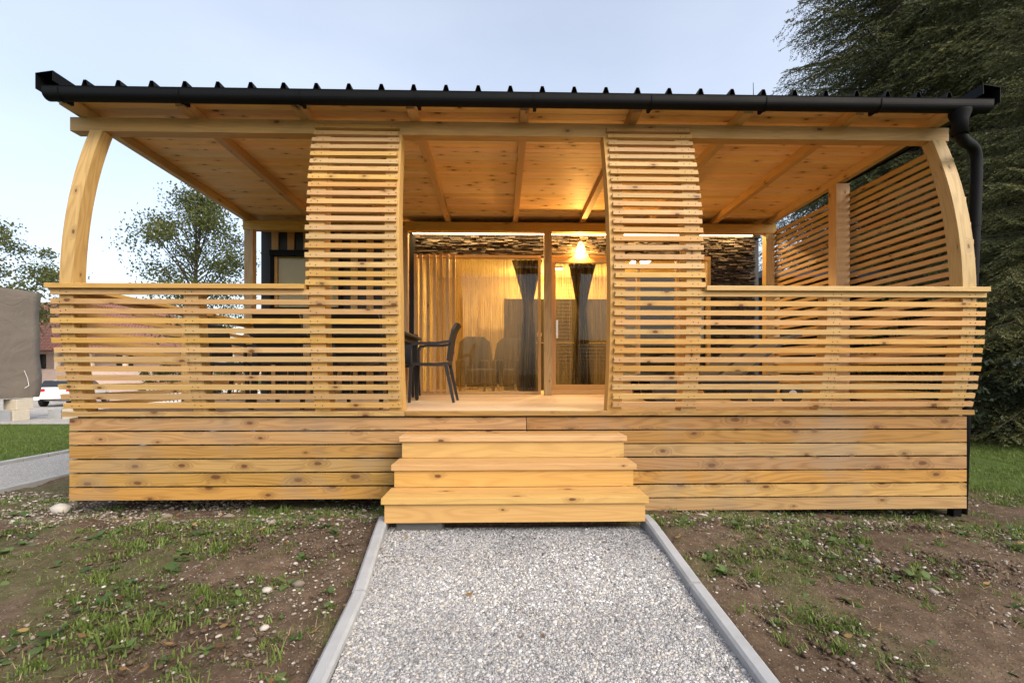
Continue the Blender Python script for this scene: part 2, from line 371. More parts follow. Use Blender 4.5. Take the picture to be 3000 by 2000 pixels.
o = npmesh('gravel_path', Vg, np.stack([a, a+1, a+51, a+50], -1), M['gravel'], smooth=True)
tag(o, 'pale grey gravel path leading up to the wooden steps', 'path', kind='structure')

def stones_mat(name, stops):
    b = N(name); pl = b.attr('pl').outputs['Fac']; n = b.noise(b.pos(), 120, 3)
    c = b.ramp(pl, stops); c = b.mix(.25, c, b.ramp(n, [(.3, .3), (.7, 1.0)]), 'MULTIPLY'); return b.fin(c, .85, spec=.25)
M['gravel_stone'] = stones_mat('gravel_stone', [(0, (.11, .11, .11)), (.3, (.30, .305, .32)), (.65, (.46, .465, .475)), (.85, (.50, .46, .39)), (.9, (.56, .56, .56)), (1, (.78, .78, .77))])
M['soil_stone'] = stones_mat('soil_stone', [(0, (.08, .065, .05)), (.4, (.19, .155, .125)), (.75, (.32, .28, .23)), (1, (.55, .52, .47))])
ico = bmesh.new(); bmesh.ops.create_icosphere(ico, subdivisions=1, radius=1); ico.verts.ensure_lookup_table()
IV = np.array([v.co for v in ico.verts]); IF = np.array([[v.index for v in f.verts] for f in ico.faces]); ico.free()
def stones(name, P, size, m, flat=.6, pl=None):
    n = len(P); k = len(IV)
    j = 1+.45*(rng.random((n, k, 1))-.5)
    sc = size[:, None, None]*np.stack([1+.5*rng.random(n), .7+.5*rng.random(n), flat+.3*rng.random(n)], -1)[:, None, :]
    A = IV[None]*j*sc; t = rng.random(n)*6.28; c, s = np.cos(t)[:, None], np.sin(t)[:, None]
    B = np.stack([A[..., 0]*c-A[..., 1]*s, A[..., 0]*s+A[..., 1]*c, A[..., 2]], -1)+P[:, None, :]
    F = (IF[None]+np.arange(n)[:, None, None]*k).reshape(-1, 3)
    pl = rng.random(n) if pl is None else pl
    return npmesh(name, B.reshape(-1, 3), F, m, np.repeat(pl, k))
n = 90000
yy = 1.2+2.33*rng.random(n)**1.25; l_, r_ = path_edges(yy); xx = l_+.03+(r_-l_-.06)*rng.random(n)
sz = .0022+.0030*rng.random(n)**2+.009*(rng.random(n) > .98)*rng.random(n)+.004*(rng.random(n) > .88)
o = stones('gravel', np.stack([xx, yy, gz(np.zeros(n), yy)-.04*sm(2.9, 3.42, yy)+.0165+.012*(vnoise(xx, yy, 6, 2)-.5)+.03*(vnoise(xx, yy, 1.7, 19)-.5)], -1), sz, M['gravel_stone'], pl=np.clip(rng.random(n)*(.72+.4*vnoise(xx, yy, 2.2, 14))-.22*sm(2.5, 3.3, yy)*vnoise(xx, yy, 3, 15)+.05, 0, 1))
tag(o, 'loose grey and white gravel chips covering the path', 'gravel', kind='stuff')
n = 90000
xx = rng.uniform(-6.5, 6.5, n); yy = 1.0+4.2*rng.random(n)
keep = (.6*vnoise(xx, yy, 1.3, 8)+.4*vnoise(xx, yy, 4, 9) > .2+.5*rng.random(n)) | ((yy > 3.5) & (rng.random(n) > .8)); l_, r_ = path_edges(yy); keep &= ~((xx > l_-.09) & (xx < r_+.09) & (yy < 3.6))
xx, yy = xx[keep], yy[keep]; n = len(xx); sz = .0022+.010*rng.random(n)**4+.022*(rng.random(n) > .994)*rng.random(n)+.009*(yy > 3.7)*rng.random(n)**2
o = stones('pebbles', np.stack([xx, yy, gz(xx, yy)+sz*.2+.004], -1), sz, M['soil_stone'], .5)
tag(o, 'scattered pebbles and small stones lying on the brown soil', 'pebbles', kind='stuff')
n = 60000
xx = rng.uniform(-6, 6, n); yy = 1.0+3.2*rng.random(n); l_, r_ = path_edges(yy); keep = ~((xx > l_-.09) & (xx < r_+.09) & (yy < 3.6)) & (vnoise(xx, yy, 2.1, 12) > .25+.4*rng.random(n))
xx, yy = xx[keep], yy[keep]; n = len(xx); sz = .0025+.016*rng.random(n)**5
o = stones('soil_clods', np.stack([xx, yy, gz(xx, yy)+.003], -1), sz, M['soil'], .5, np.zeros(n)); tag(o, 'crumbly clods of brown earth on the bare soil', 'soil clods', kind='stuff')
for i, (x, y, s_, lab) in enumerate([(-4.22, 4.45, .085, 'large pale flat stone beside the left corner of the terrace'), (-3.0, 4.15, .06, 'grey rounded stone in front of the left terrace boards'),
                                    (-2.35, 3.98, .055, 'brownish stone on the soil below the left boards'), (1.75, 3.95, .05, 'pale stone under the terrace just right of the steps')]):
    st = stones('stone', np.array([[x, y, float(gz(x, y))+s_*.25]]), np.array([s_]), M['soil_stone'], .4, np.array([.95 if i in (0, 3) else .5]))
    tag(st, lab, 'stone', 'larger stones by the terrace')
# side path on the left, kerbed, and road behind
def strip(name, x0, x1, y0, y1, m, label, cat, nx=24, ny=60, zo=.004):
    V, F = grid(np.linspace(x0, x1, nx), np.linspace(y0, y1, ny), zo); return tag(npmesh(name, V, F, m, smooth=True), label, cat, kind='structure')
strip('side_path', -7.22, -5.62, 2.5, 12.7, M['gravel'], 'grey gravel side path running past the left end of the cabin', 'path', zo=-.0)
M['road_gravel'] = gravel_mat('white_gravel', (.42, .41, .39), (.55, .53, .50), (.68, .66, .62))
strip('gravel_road', -70, -4.6, 12.7, 15.2, M['road_gravel'], 'pale gravel road crossing behind the lawn', 'road', 60, 8, .03)
strip('yard', -90, -8, 15.2, 40, M['road_gravel'], 'pale gravel yard behind the road', 'yard', 40, 30, .02)
def kerb(p0, p1, label, wdt=.075, h=.06, m=None, grp='kerb stones along the gravel path'):
    mb = MB(); d = (Vector(p1)-Vector(p0)).normalized(); a = Vector((-d.y, d.x)); L = []
    pr = [(-wdt/2, -.12), (-wdt/2, h-.012), (-wdt/2+.014, h), (wdt/2-.014, h), (wdt/2, h-.012), (wdt/2, -.12)]
    seg = 6; pts = [Vector(p0).lerp(Vector(p1), t/seg) for t in range(seg+1)]
    mb.sweep([(q.x, q.y, 0) for q in pts], lambda i: [(pts[i].x+a.x*u, pts[i].y+a.y*u, float(gz(0 if abs(pts[i].x) < 2 else pts[i].x, pts[i].y))+v) for u, v in pr])
    return tag(mb.build('kerb_stone', m or M['concrete'], bevel=0), label, 'kerb stone', grp)
kerb((-.915, 3.55), (-.782, 2.515), 'left kerb stone that meets the foot of the steps')
kerb((-.778, 2.50), (-.735, 1.52), 'left kerb stone in the middle of the path edge')
kerb((-.735, 1.505), (-.715, .5), 'nearest left kerb stone, cut off by the photo')
kerb((1.13, 3.56), (1.100, 2.555), 'right kerb stone that meets the foot of the steps')
kerb((1.10, 2.54), (1.09, 1.55), 'right kerb stone below the crooked joint')
kerb((1.09, 1.535), (1.07, .5), 'nearest right kerb stone, cut off by the photo')
for xk, nm in ((-7.26, 'far'), (-5.58, 'near')):
    for k in range(4):
        kerb((xk, 2.6+2.5*k), (xk, 5.08+2.5*k), 'kerb edging on the %s side of the left side path, %s' % (nm, ['closest to the photo edge', 'second along', 'third along', 'farthest by the road'][k]), .06, .05, None, 'kerb edging of the side path')

# ------------------------------------------------------------------ plants on the ground
M['grass'] = leafmat('grass_blades', (.065, .115, .02), (.19, .25, .06))
M['weed'] = leafmat('weed_leaves', (.045, .09, .025), (.12, .18, .055))
def blades(P, H, Wd, lean, pl):
    n = len(P); t = rng.random(n)*6.28; d = np.stack([np.cos(t), np.sin(t), 0*t], -1); s = np.stack([-np.sin(t), np.cos(t), 0*t], -1)*Wd[:, None]
    up = np.array([0, 0, 1.0]); tip = P+up*H[:, None]*np.sqrt(np.clip(1-lean[:, None]**2, .05, 1))+d*(H*lean)[:, None]
    mid = P+(tip-P)*.5+up*(H*.12*lean)[:, None]
    V = np.stack([P-s, P+s, mid+s*.8, tip, mid-s*.8], 1); k = np.arange(n)[:, None]*5
    F = np.concatenate([k+np.array([0, 1, 2]), k+np.array([0, 2, 4]), k+np.array([4, 2, 3])]); return V.reshape(-1, 3), F, np.repeat(pl, 5)
def scatter(nt_, xr, yr, dens, spread, per, hr):
    x = rng.uniform(*xr, nt_); y = rng.uniform(*yr, nt_)
    k = rng.random(nt_) < dens(x, y); l_, r_ = path_edges(y); k &= ~((x > l_-.06) & (x < r_+.06) & (y < 3.7)); k &= ~((x > -4) & (x < 4.5) & (y > 4.6)); k &= ~((x > -7.25) & (x < -5.6) & (y > 2.3))
    x, y = x[k], y[k]; m = len(x); hs = rng.uniform(*hr, m)
    X = np.repeat(x, per)+rng.normal(0, spread, m*per); Y = np.repeat(y, per)+rng.normal(0, spread, m*per); H = np.repeat(hs, per)*(.5+.7*rng.random(m*per))
    P = np.stack([X, Y, gz(X, Y)-.005], -1); return P, H, np.clip(np.repeat(rng.random(m), per)*.6+.4*rng.random(m*per), 0, 1)
M['straw'] = leafmat('dry_straw', (.16, .11, .06), (.34, .26, .15), .8, .1)
n = 9000; xx = rng.uniform(-6, 6, n); yy = 1.0+3.4*rng.random(n); l_, r_ = path_edges(yy); k = ~((xx > l_-.05) & (xx < r_+.05)) & (vnoise(xx, yy, 1.8, 21) > .3+.3*rng.random(n)); xx, yy = xx[k], yy[k]; n = len(xx)
v, f, q = blades(np.stack([xx, yy, gz(xx, yy)+.012], -1), .02+.06*rng.random(n), .0012+.0012*rng.random(n), rng.uniform(.93, .999, n), rng.random(n))
tag(npmesh('dry_straw', v, f, M['straw'], q), 'dry brown straw and stalks lying on the soil', 'straw', kind='stuff')
sets = []
for args in ((30000, (-6.5, 6.5), (1.0, 5.0), lambda x, y: .05+.8*grass_amount(x, y)**1.2*(vnoise(x, y, 9, 33) > .4), .022, 14, (.01, .045)),
             (900, (-6, 6), (1.1, 4.5), lambda x, y: .2+.6*grass_amount(x, y), .018, 16, (.04, .10)),
             (14000, (4.6, 13), (2.2, 10.5), lambda x, y: grass_amount(x, y), .05, 9, (.03, .07)),
             (22000, (-17, -7.3), (5, 12.6), lambda x, y: .9+0*x, .06, 8, (.03, .075))):
    P, H, q = scatter(*args); sets.append(blades(P, H, .0022+.0025*rng.random(len(P)), rng.uniform(.1, .85, len(P)), q))
off = 0; VV, FF, QQ = [], [], []
for v, f, q in sets: VV.append(v); FF.append(f+off); QQ.append(q); off += len(v)
tag(npmesh('grass', np.concatenate(VV), np.concatenate(FF), M['grass'], np.concatenate(QQ)), 'short grass and tufts growing in the soil and on the lawns', 'grass', kind='stuff')
# broad-leaved weeds: rosettes of oval leaves
VV, FF, QQ = [], [], []; off = 0
for k in range(1700):
    x, y = rng.uniform(-5.5, 5.5), 1.05+3.4*rng.random()
    l_, r_ = path_edges(np.array([y]))
    if l_[0]-.1 < x < r_[0]+.1 and y < 3.7: continue
    if rng.random() > .25+1.2*float(grass_amount(np.array([x]), np.array([y]))[0]): continue
    big = .022+.055*rng.random()**2.5; nl = rng.integers(4, 10); z0 = float(gz(x, y)); q0 = rng.random()
    for a in range(nl):
        t = 6.28*a/nl+rng.normal(0, .3); L = big*(.6+.8*rng.random()); el = rng.uniform(.1, .9); wd = L*rng.uniform(.16, .3)
        d = np.array([math.cos(t)*math.cos(el), math.sin(t)*math.cos(el), math.sin(el)]); s = np.array([-math.sin(t), math.cos(t), 0])*wd
        b0 = np.array([x, y, z0]); m1 = b0+d*L*.35; m2 = b0+d*L*.7+np.array([0, 0, -.08*L]); tp = b0+d*L+np.array([0, 0, -.25*L])
        VV += [b0, m1-s, m1+s, m2-s*.85, m2+s*.85, tp]; FF += [[off, off+2, off+1, off], [off+1, off+2, off+4, off+3], [off+3, off+4, off+5, off+3]]
        QQ += [np.clip(q0+rng.normal(0, .15), 0, 1)]*6; off += 6
tri = [];
for f in FF:
    if f[0] == f[3]: tri.append(f[:3])
    else: tri += [[f[0], f[1], f[2]], [f[0], f[2], f[3]]]
tag(npmesh('weeds', np.array(VV), np.array(tri), M['weed'], np.array(QQ)), 'broad-leaved weeds sprouting between the pebbles', 'weeds', kind='stuff')

M['dead_leaf'] = leafmat('dead_leaves', (.11, .05, .022), (.30, .20, .075), .7, .15)
n = 420; xx = rng.uniform(-6, 6, n); yy = 1.1+3.3*rng.random(n); l_, r_ = path_edges(yy); k = ~((xx > l_-.06) & (xx < l_+.04)) & ~((xx > r_-.04) & (xx < r_+.06)) & ~((xx > -1) & (xx < 1.2) & (yy > 3.3)) & (((xx < l_) | (xx > r_)) | (rng.random(n) > .6)); xx, yy = xx[k], yy[k]; n = len(xx)
t = rng.random(n)*6.28; D = np.stack([np.cos(t), np.sin(t), rng.uniform(-.1, .35, n)], -1); Nn = np.stack([-np.sin(t), np.cos(t), .25*rng.normal(size=n)], -1); L = rng.uniform(.018, .05, n)
inp = (xx > l_[k]) & (xx < r_[k]); P = np.stack([xx, yy, np.where(inp, gz(0*xx, yy)+.034, gz(xx, yy)+.026)], -1)
V = np.stack([P, P+D*(L*.3)[:, None]+Nn*(L*.24)[:, None], P+D*(L*.7)[:, None]+Nn*(L*.2)[:, None], P+D*L[:, None]+np.array([0, 0, .004]), P+D*(L*.7)[:, None]-Nn*(L*.2)[:, None], P+D*(L*.3)[:, None]-Nn*(L*.24)[:, None]], 1).reshape(-1, 3)
q6 = np.arange(n)[:, None]*6; F = np.concatenate([q6+np.array([0, 1, 2, 5]), q6+np.array([2, 3, 4, 5])])
tag(npmesh('fallen_leaves', V, F, M['dead_leaf'], np.repeat(rng.random(n), 6)), 'brown and yellow fallen leaves scattered on the soil and gravel', 'fallen leaves', kind='stuff')

# ------------------------------------------------------------------ curved front of the terrace
DZ = .81                      # deck top
RA, ZA, Y0 = 4.38, 1.90, 4.15 # front posts are arcs: radius, apex height, apex distance
def arc(z, o=0):              # point on the arc, o metres behind its front face
    q = max(-1, min(1, (z-ZA)/RA)); ph = math.asin(q); return Y0+RA-(RA-o)*math.cos(ph), ZA+(RA-o)*math.sin(ph)
def curved_post(mb, x0, x1, z0, z1, o0, o1, n=22, lean=0):
    zs = [z0+(z1-z0)*i/n for i in range(n+1)]
    def ring(i):
        ph = math.asin((zs[i]-ZA)/RA); y = lambda o: Y0+RA-(RA-o)*math.cos(ph)
        k = lean*max(0, zs[i]-ZA)/STEP; return [(x0+k, y(o0), zs[i]), (x1+k, y(o0), zs[i]), (x1+k, y(o1), zs[i]), (x0+k, y(o1), zs[i])]
    mb.sweep([(x0, 0, z) for z in zs], ring)
NAILS = (-3.915, -2.81, -1.70, -.99, 1.07, 1.785, 3.11, 4.40); STEP = .0865; SH, ST = .046, .028
def arc_slat(mb, i, x0, x1, jit=.0015, lean=0):
    """slat number i counted up from the one under the hand rail"""
    ph = (i*STEP-.004)/RA+random.gauss(0, jit/RA); c = Vector((Y0+RA-RA*math.cos(ph), ZA+RA*math.sin(ph))); rad = Vector((math.cos(ph), -math.sin(ph))); tan = Vector((math.sin(ph), math.cos(ph)))
    e0, e1 = random.uniform(-.007, .007), random.uniform(-.007, .007); t = random.gauss(0, .0012)
    L = []; x0, x1 = x0+lean*i, x1+lean*i
    for v in (-SH/2, SH/2):
        for o_ in (0, ST):
            for x, s_ in ((x0+e0, -1), (x1+e1, 1)):
                q = c+rad*o_+tan*(v+t*s_); L.append((x, q.x, q.y))
    mb.hexa(L, 0)
    for px in NAILS:
        if x0-.02 < px < x1+.02:
            for dx in (-.028, .03):
                q = c-rad*.0012+tan*random.gauss(0, .004); a = px+lean*i+dx+random.gauss(0, .004)
                mb.hexa([(a+u*.0042, q.x+rad.x*w_+tan.x*v*.0042, q.y+rad.y*w_+tan.y*v*.0042) for v in (-1, 1) for w_ in (0, .003) for u in (-1, 1)], 0, -1)
SO = ST+.002
rl = thing('terrace_railing', 'curved slatted wood railing left of the steps, beside the left slat screen', 'railing', (0, 0, 0), 0, 'slatted railings of the terrace')
mb = MB(); [arc_slat(mb, -i, -4.03, -.945) for i in range(0, 13)]
[arc_slat(mb, -i, -4.03, -1.80) for i in ()]
mb.build('slat_panel', M['slat'], rl)
mb = MB(); y, z = arc(ZA+.035); mb.box(-4.05, -1.775, Y0-.035, Y0+.13, ZA+.0235, ZA+.068); mb.build('cap_rail', M['slat'], rl, bevel=.004)
mb = MB(); curved_post(mb, -2.875, -2.745, DZ+.003, ZA+.02, SO, SO+.125); mb.build('post', M['post'], rl)
rr = thing('terrace_railing', 'curved slatted wood railing right of the steps, in front of the loungers', 'railing', (0, 0, 0), 0, 'slatted railings of the terrace')
mb = MB(); [arc_slat(mb, -i, 1.04, 4.53) for i in range(0, 13)]; mb.build('slat_panel', M['slat'], rr)
mb = MB(); mb.box(1.875, 4.535, Y0-.035, Y0+.13, ZA+.0235, ZA+.068); mb.build('cap_rail', M['slat'], rr, bevel=.004)
mb = MB(); curved_post(mb, 3.04, 3.18, DZ+.003, ZA+.02, SO, SO+.125); mb.build('post', M['post'], rr)
for x0, x1, px, lab in ((-1.77, -.945, ((-1.75, -1.61), (-1.06, -.925)), 'tall curved slat screen left of the steps, in front of the dining table'),
                        (1.04, 1.875, ((1.005, 1.14), (1.715, 1.855)), 'tall curved slat screen right of the steps, in front of the glass door')):
    sc_ = thing('slat_screen', lab, 'screen', (0, 0, 0), 0, 'tall slat screens beside the steps')
    mb = MB(); ln = -.0028 if x0 < 0 else 0; [arc_slat(mb, i, x0, x1, lean=ln) for i in range(1, 21)]; mb.build('slat_panel', M['slat'], sc_)
    for a_, b_ in px:
        mb = MB(); curved_post(mb, a_, b_, DZ+.003, 3.512, SO, SO+.15, lean=ln); mb.build('post', M['slat'], sc_)
# side railing on the left, side trellis on the right
sr = thing('side_railing', 'straight slatted railing closing the left end of the terrace', 'railing', (0, 0, 0), 0, 'slatted railings of the terrace')
mb = MB()
for i in range(0, 13):
    z = ZA-i*STEP+random.gauss(0, .001); mb.box(-4.012, -3.985, 4.30+.04*random.random(), 7.42, z-SH/2, z+SH/2)
mb.build('slat_panel', M['rafter'], sr)
mb = MB(); mb.box(-4.03, -3.86, 4.31, 7.35, ZA+.0235, ZA+.062); mb.build('cap_rail', M['slat'], sr, bevel=.004)
mb = MB(); mb.box(-3.983, -3.86, 5.75, 5.87, DZ+.003, ZA+.02); mb.build('post', M['post'], sr)
tr = thing('slat_trellis', 'tall slat trellis closing the right end of the terrace', 'trellis')
mb = MB()
for i in range(-13, 19):
    z = ZA+i*.0865; y = arc(z)[0]+.06
    mb.box(4.47, 4.50, y+random.uniform(-.01, .01), 7.50, z-SH/2, z+SH/2)
mb.build('slat_panel', M['rafter'], tr)
mb = MB(); mb.box(4.29, 4.465, 5.74, 5.88, DZ+.003, 3.60); mb.build('post', M['rafter'], tr)

# ------------------------------------------------------------------ terrace
td = thing('terrace', 'raised wooden terrace faced with knotty horizontal boards', 'terrace')
mb = MB(); y = 4.30; k = 0
while y < 7.68:
    mb.box(-3.98, 4.47, y, y+.135, DZ-.028+random.gauss(0, .0006), DZ); y += .14
mb.build('decking', M['deck'], td)
mb = MB()
for x0, x1 in ((-4.035, -.905), (-.90, 4.535)): mb.box(x0, x1, 4.262, 4.294, DZ-.042, DZ+.004)
mb.build('edge_board', M['board'], td, bevel=.003)
mb = MB(); zt = DZ-.058
for k in range(7):
    z1 = zt-k*.129; z0 = z1-.1145
    cuts = [(-3.99, .23+.004*k, 6), (.234+.004*k, 4.485, 7)] if k in (0, 1) else [(-3.99, .6, 6), (.604, 4.485, 7)]
    for x0, x1, nmax in cuts:
        if k < nmax: mb.box(x0+random.uniform(0, .004), x1, 4.29, 4.314, z0+random.gauss(0, .0012), z1)
mb.build('skirt_boards', M['board'], td)
mb = MB()
for k in range(6):
    z1 = zt-k*.129; mb.box(-3.99, -3.966, 4.317, 7.7, z1-.1145, z1)
mb.build('side_boards', M['rafter'], td); mb = MB()
for k in range(7):
    z1 = zt-k*.129; mb.box(4.461, 4.485, 4.317, 7.7, z1-.1145, z1)
mb.build('side_boards', M['rafter'], td)
mb = MB()
for x in (-3.90, -2.85, -1.7, -.95, 1.2, 2.3, 3.3, 4.40): mb.box(x-.035, x+.035, 4.316, 4.38, -.03 if x < 1 else -.13, DZ-.03)
for y in (4.9, 5.8, 6.7): mb.box(-3.95, 4.45, y, y+.06, DZ-.16, DZ-.03)
mb.build('underframe', M['dark_wall'], td)
mb = MB(); mb.box(4.40, 4.475, 4.33, 4.40, -.42, -.152); mb.build('leg', M['dark_metal'], td)
for i, (x, lab) in enumerate(((-2.95, 'half-buried concrete pad under the left terrace boards'), (-1.2, 'concrete pad in the dark gap left of the steps'), (2.4, 'concrete pad under the terrace right of the steps'))):
    mb = MB(); z = float(gz(x, 4.55)); mb.box(x-.2, x+.2, 4.85, 5.15, z-.1, (-.03 if x < 1 else -.16)); tag(mb.build('concrete_pad', M['concrete'], bevel=.01), lab, 'concrete pad', 'concrete pads under the cabin')

st = thing('entrance_steps', 'three wide pine steps up to the terrace opening', 'steps', (.105, 3.4, 0))
fy = [3.39, 3.70, 3.99, 4.29]; tz = [.24, .425, .615]
for k in range(3):
    mb = MB(); w2 = 1.0; d = (fy[k+1]+.02-fy[k])
    half = (fy[k+1]-fy[k])*.5
    mb.box(-w2, w2, fy[k]-3.4, fy[k]-3.4+half-.002, tz[k]-.046, tz[k], 0); mb.box(-w2, w2, fy[k]-3.4+half+.002, fy[k+1]-3.4+.015, tz[k]-.046, tz[k]-.0005, 0)
    mb.build('tread', M['tread'], st, bevel=.003)
    mb = MB(); zb = tz[k-1]+.001 if k else .052
    mb.box(-w2+.022, w2-.022, fy[k]-3.4+.022, fy[k]-3.4+.047, zb, tz[k]-.047, 0); mb.build('riser', M['tread'], st)
mb = MB()
for x in (-.955, .955):
    mb = MB()
    for k in range(3): mb.box(x-.02, x+.02, fy[k]-3.4+.049, 4.288-3.4, (tz[k-1] if k else .06), tz[k]-.048, 1)
    mb.build('side_cheek', M['tread'], st)
for x, wd, lab in ((-.80, .30, 'low dark concrete block under the left end of the bottom step'),):
    mb = MB(); mb.box(x, x+wd+.05, 3.47, 3.65, -.08, .05); tag(mb.build('concrete_block', M['concrete_dark'], bevel=.006), lab, 'concrete block')

# ------------------------------------------------------------------ cabin
cb = thing('wooden_cabin', 'low timber cabin with dark flat roof over a deep pine veranda', 'cabin', (0, 0, 0))
def part(mb, name, m, parent=None, **k): return mb.build(name, M[m] if isinstance(m, str) else m, parent or cb, **k)
# corner posts
for x0, x1 in ((-3.975, -3.855), (4.335, 4.465)):
    mb = MB(); curved_post(mb, x0, x1, DZ+.003, 3.512, SO, SO+.13); part(mb, 'curved_post', 'post')
mb = MB(); mb.box(-4.185, 4.53, 4.507, 4.62, 3.515, 3.65); part(mb, 'front_beam', 'beam', bevel=.004)
mb = MB(); mb.box(-4.10, 4.47, 7.30, 7.42, 3.44, 3.585); part(mb, 'back_beam', 'beam', bevel=.004)
for x0, x1 in ((-4.08, -3.945), (-1.60, -1.50), (.685, .805), (4.30, 4.44)):
    mb = MB(); mb.box(x0, x1, 7.305, 7.415, DZ+.003, 3.437); part(mb, 'back_post', 'post')
rz = lambda y: 3.652-.022*(y-4.47)
for x in (-4.06, -3.0, -1.93, -.86, .22, 1.30, 2.37, 3.45, 4.38):
    mb = MB(); a0, a1 = x-.04, x+.04; L = []
    for dz in (0, .096):
        for y in (4.31, 7.66):
            for q in (a0, a1): L.append((q, y, rz(y)+dz))
    mb.hexa([L[i] for i in (0, 1, 2, 3, 4, 5, 6, 7)], 1); part(mb, 'rafter', 'rafter')
mb = MB(); y = 4.245
while y < 7.66:
    segs = sorted(random.sample(range(1, 8), 1)); xs_ = [-4.10]+[-4.1+8.6*q/8 for q in segs]+[4.50]
    for a0, a1 in zip(xs_, xs_[1:]):
        z0, z1 = rz(y)+.098, rz(y+.090)+.098
        L = [(q, yy_, zz+t) for t in (0, .016) for yy_, zz in ((y, z0), (y+.090, z1)) for q in (a0, a1-.001)]
        mb.hexa(L, 0)
    y += .096
part(mb, 'ceiling_boards', 'ceiling')
mb = MB(); mb.box(-4.09, 4.49, 4.25, 9, 3.768, 3.774); part(mb, 'roof_underlay', 'dark_wall')
# roof sheet with trapezoid ribs
mb = MB(); zr = 3.785; prof = [(-4.05, zr)]; x = -3.80
while x < 4.45:
    prof += [(x-.03, zr), (x-.013, zr+.056), (x+.013, zr+.056), (x+.03, zr)]; x += .2985
prof.append((4.56, zr)); sl_ = .012
mb.sweep([(0, 4.235, 0), (0, 12, 0)], lambda i: [(px, (4.235, 12)[i], pz+(0, 12-4.235)[i]*sl_) for px, pz in prof], closed_prof=False)
ro = part(mb, 'roof_sheet', 'dark_metal'); so_ = ro.modifiers.new('thickness', 'SOLIDIFY'); so_.thickness = .004
for sx, xo, xi in ((-1, -4.195, -4.04), (1, 4.71, 4.54)):
    mb = MB(); pr = [(xo, 3.725), (xo, 3.868), (xi, 3.892), (xi, 3.80)]
    mb.sweep([(0, 4.19, 0), (0, 12, 0)], lambda i: [(px, (4.19, 12)[i], pz+(0, 7.8)[i]*sl_) for px, pz in pr], closed_prof=False)
    o = part(mb, 'verge_trim', 'dark_metal'); q = o.modifiers.new('thickness', 'SOLIDIFY'); q.thickness = .006
    mb = MB(); mb.box(min(xo+.01*-sx, xi), max(xo+.01*-sx, xi), 4.245, 9, 3.765, 3.783); part(mb, 'verge_board', 'dark_wall')
# gutter
gt = [(4.262, 3.728)]+[(4.205+.058*math.cos(t), 3.682+.056*math.sin(t)) for t in [-(k/12)*math.pi for k in range(0, 13)]]+[(4.147, 3.722), (4.143, 3.730), (4.151, 3.735), (4.157, 3.728)]
mb = MB(); mb.sweep([(-4.10, 0, 0), (4.60, 0, 0)], lambda i: [((-4.10, 4.60)[i], py, pz) for py, pz in gt], closed_prof=False)
go = part(mb, 'gutter', 'dark_metal', smooth=False); q = go.modifiers.new('thickness', 'SOLIDIFY'); q.thickness = .003
for xe in (-4.10, 4.597):
    mb = MB(); mb.sweep([(xe, 0, 0), (xe+.003, 0, 0)], lambda i: [(xe+.003*i, py, pz) for py, pz in gt[1:14]]); part(mb, 'end_cap', 'dark_metal', go)
for x in (-3.97, -2.91, -1.84, -.77, .31, 1.39, 2.46, 3.54):
    mb = MB(); gb = [(py+(-.003 if py < 4.2 else .003), pz-.003) for py, pz in gt[1:15]]
    mb.sweep([(x-.012, 0, 0), (x+.012, 0, 0)], lambda i: [(x-.012+.024*i, py, pz) for py, pz in gb], closed_prof=False)
    mb.box(x-.012, x+.012, 4.262, 4.30, 3.64, 3.70)
    o = part(mb, 'bracket', 'dark_metal', go); q = o.modifiers.new('thickness', 'SOLIDIFY'); q.thickness = .004; q.offset = 1
mb = MB()
def bez(p, n):
    p = [Vector(q) for q in p]; return [((1-t)**3*p[0]+3*(1-t)**2*t*p[1]+3*(1-t)*t*t*p[2]+t**3*p[3]) for t in [i/n for i in range(n+1)]]
pts = [(4.33, 4.205, 3.64), (4.33, 4.205, 3.52)]+bez([(4.33, 4.205, 3.50), (4.33, 4.215, 3.26), (4.63, 4.33, 3.50), (4.635, 4.34, 3.20)], 16)+[(4.635, 4.34, 3.1), (4.62, 4.37, 2.0), (4.585, 4.40, .9), (4.56, 4.42, -.35)]
mb.tube(pts, [.056, .055]+[.047]*(len(pts)-2), 14); dp = part(mb, 'downpipe', 'dark_metal', smooth=True)
mb = MB(); mb.lathe((4.33, 4.205, 0), [(.058, 3.42), (.062, 3.42), (.062, 3.55), (.085, 3.62), (.085, 3.64)]); part(mb, 'outlet', 'dark_metal', dp, smooth=True)
for z in (2.6, 1.2):
    mb = MB(); mb.lathe((4.628 if z > 2 else 4.595, 4.355 if z > 2 else 4.392, 0), [(.047, z), (.052, z), (.052, z+.03), (.047, z+.03)]); part(mb, 'pipe_clip', 'dark_metal', dp)
# walls of the cabin behind the veranda
WY = 7.70
mb = MB(); mb.box(-4.02, -1.46, WY, WY+.1, .55, 3.76); mb.box(-1.46, 4.47, WY+.06, WY+.12, 3.50, 3.80)
mb.box(-4.02, -3.92, WY+.1, 12, .5, 3.76); mb.box(4.37, 4.47, WY+.12, 12, .5, 3.76); mb.box(-4.02, 4.47, 11.9, 12, .5, 3.76)
mb.box(-4.0, 4.45, WY+.02, 11.9, .55, .70); part(mb, 'wall', 'dark_wall')
mb = MB()
x = -3.78; k = 0
while x < -1.55:
    inwin = -3.95 < x < -2.62
    if inwin: mb.box(x-.055, x+.055, WY-.03, WY-.002, 3.20, 3.62, 2); mb.box(x-.055, x+.055, WY-.03, WY-.002, DZ+.02, 2.20, 2)
    else: mb.box(x-.055, x+.055, WY-.03, WY-.002, DZ+.02, 3.62, 2)
    x += .262; k += 1
part(mb, 'battens', 'batten')
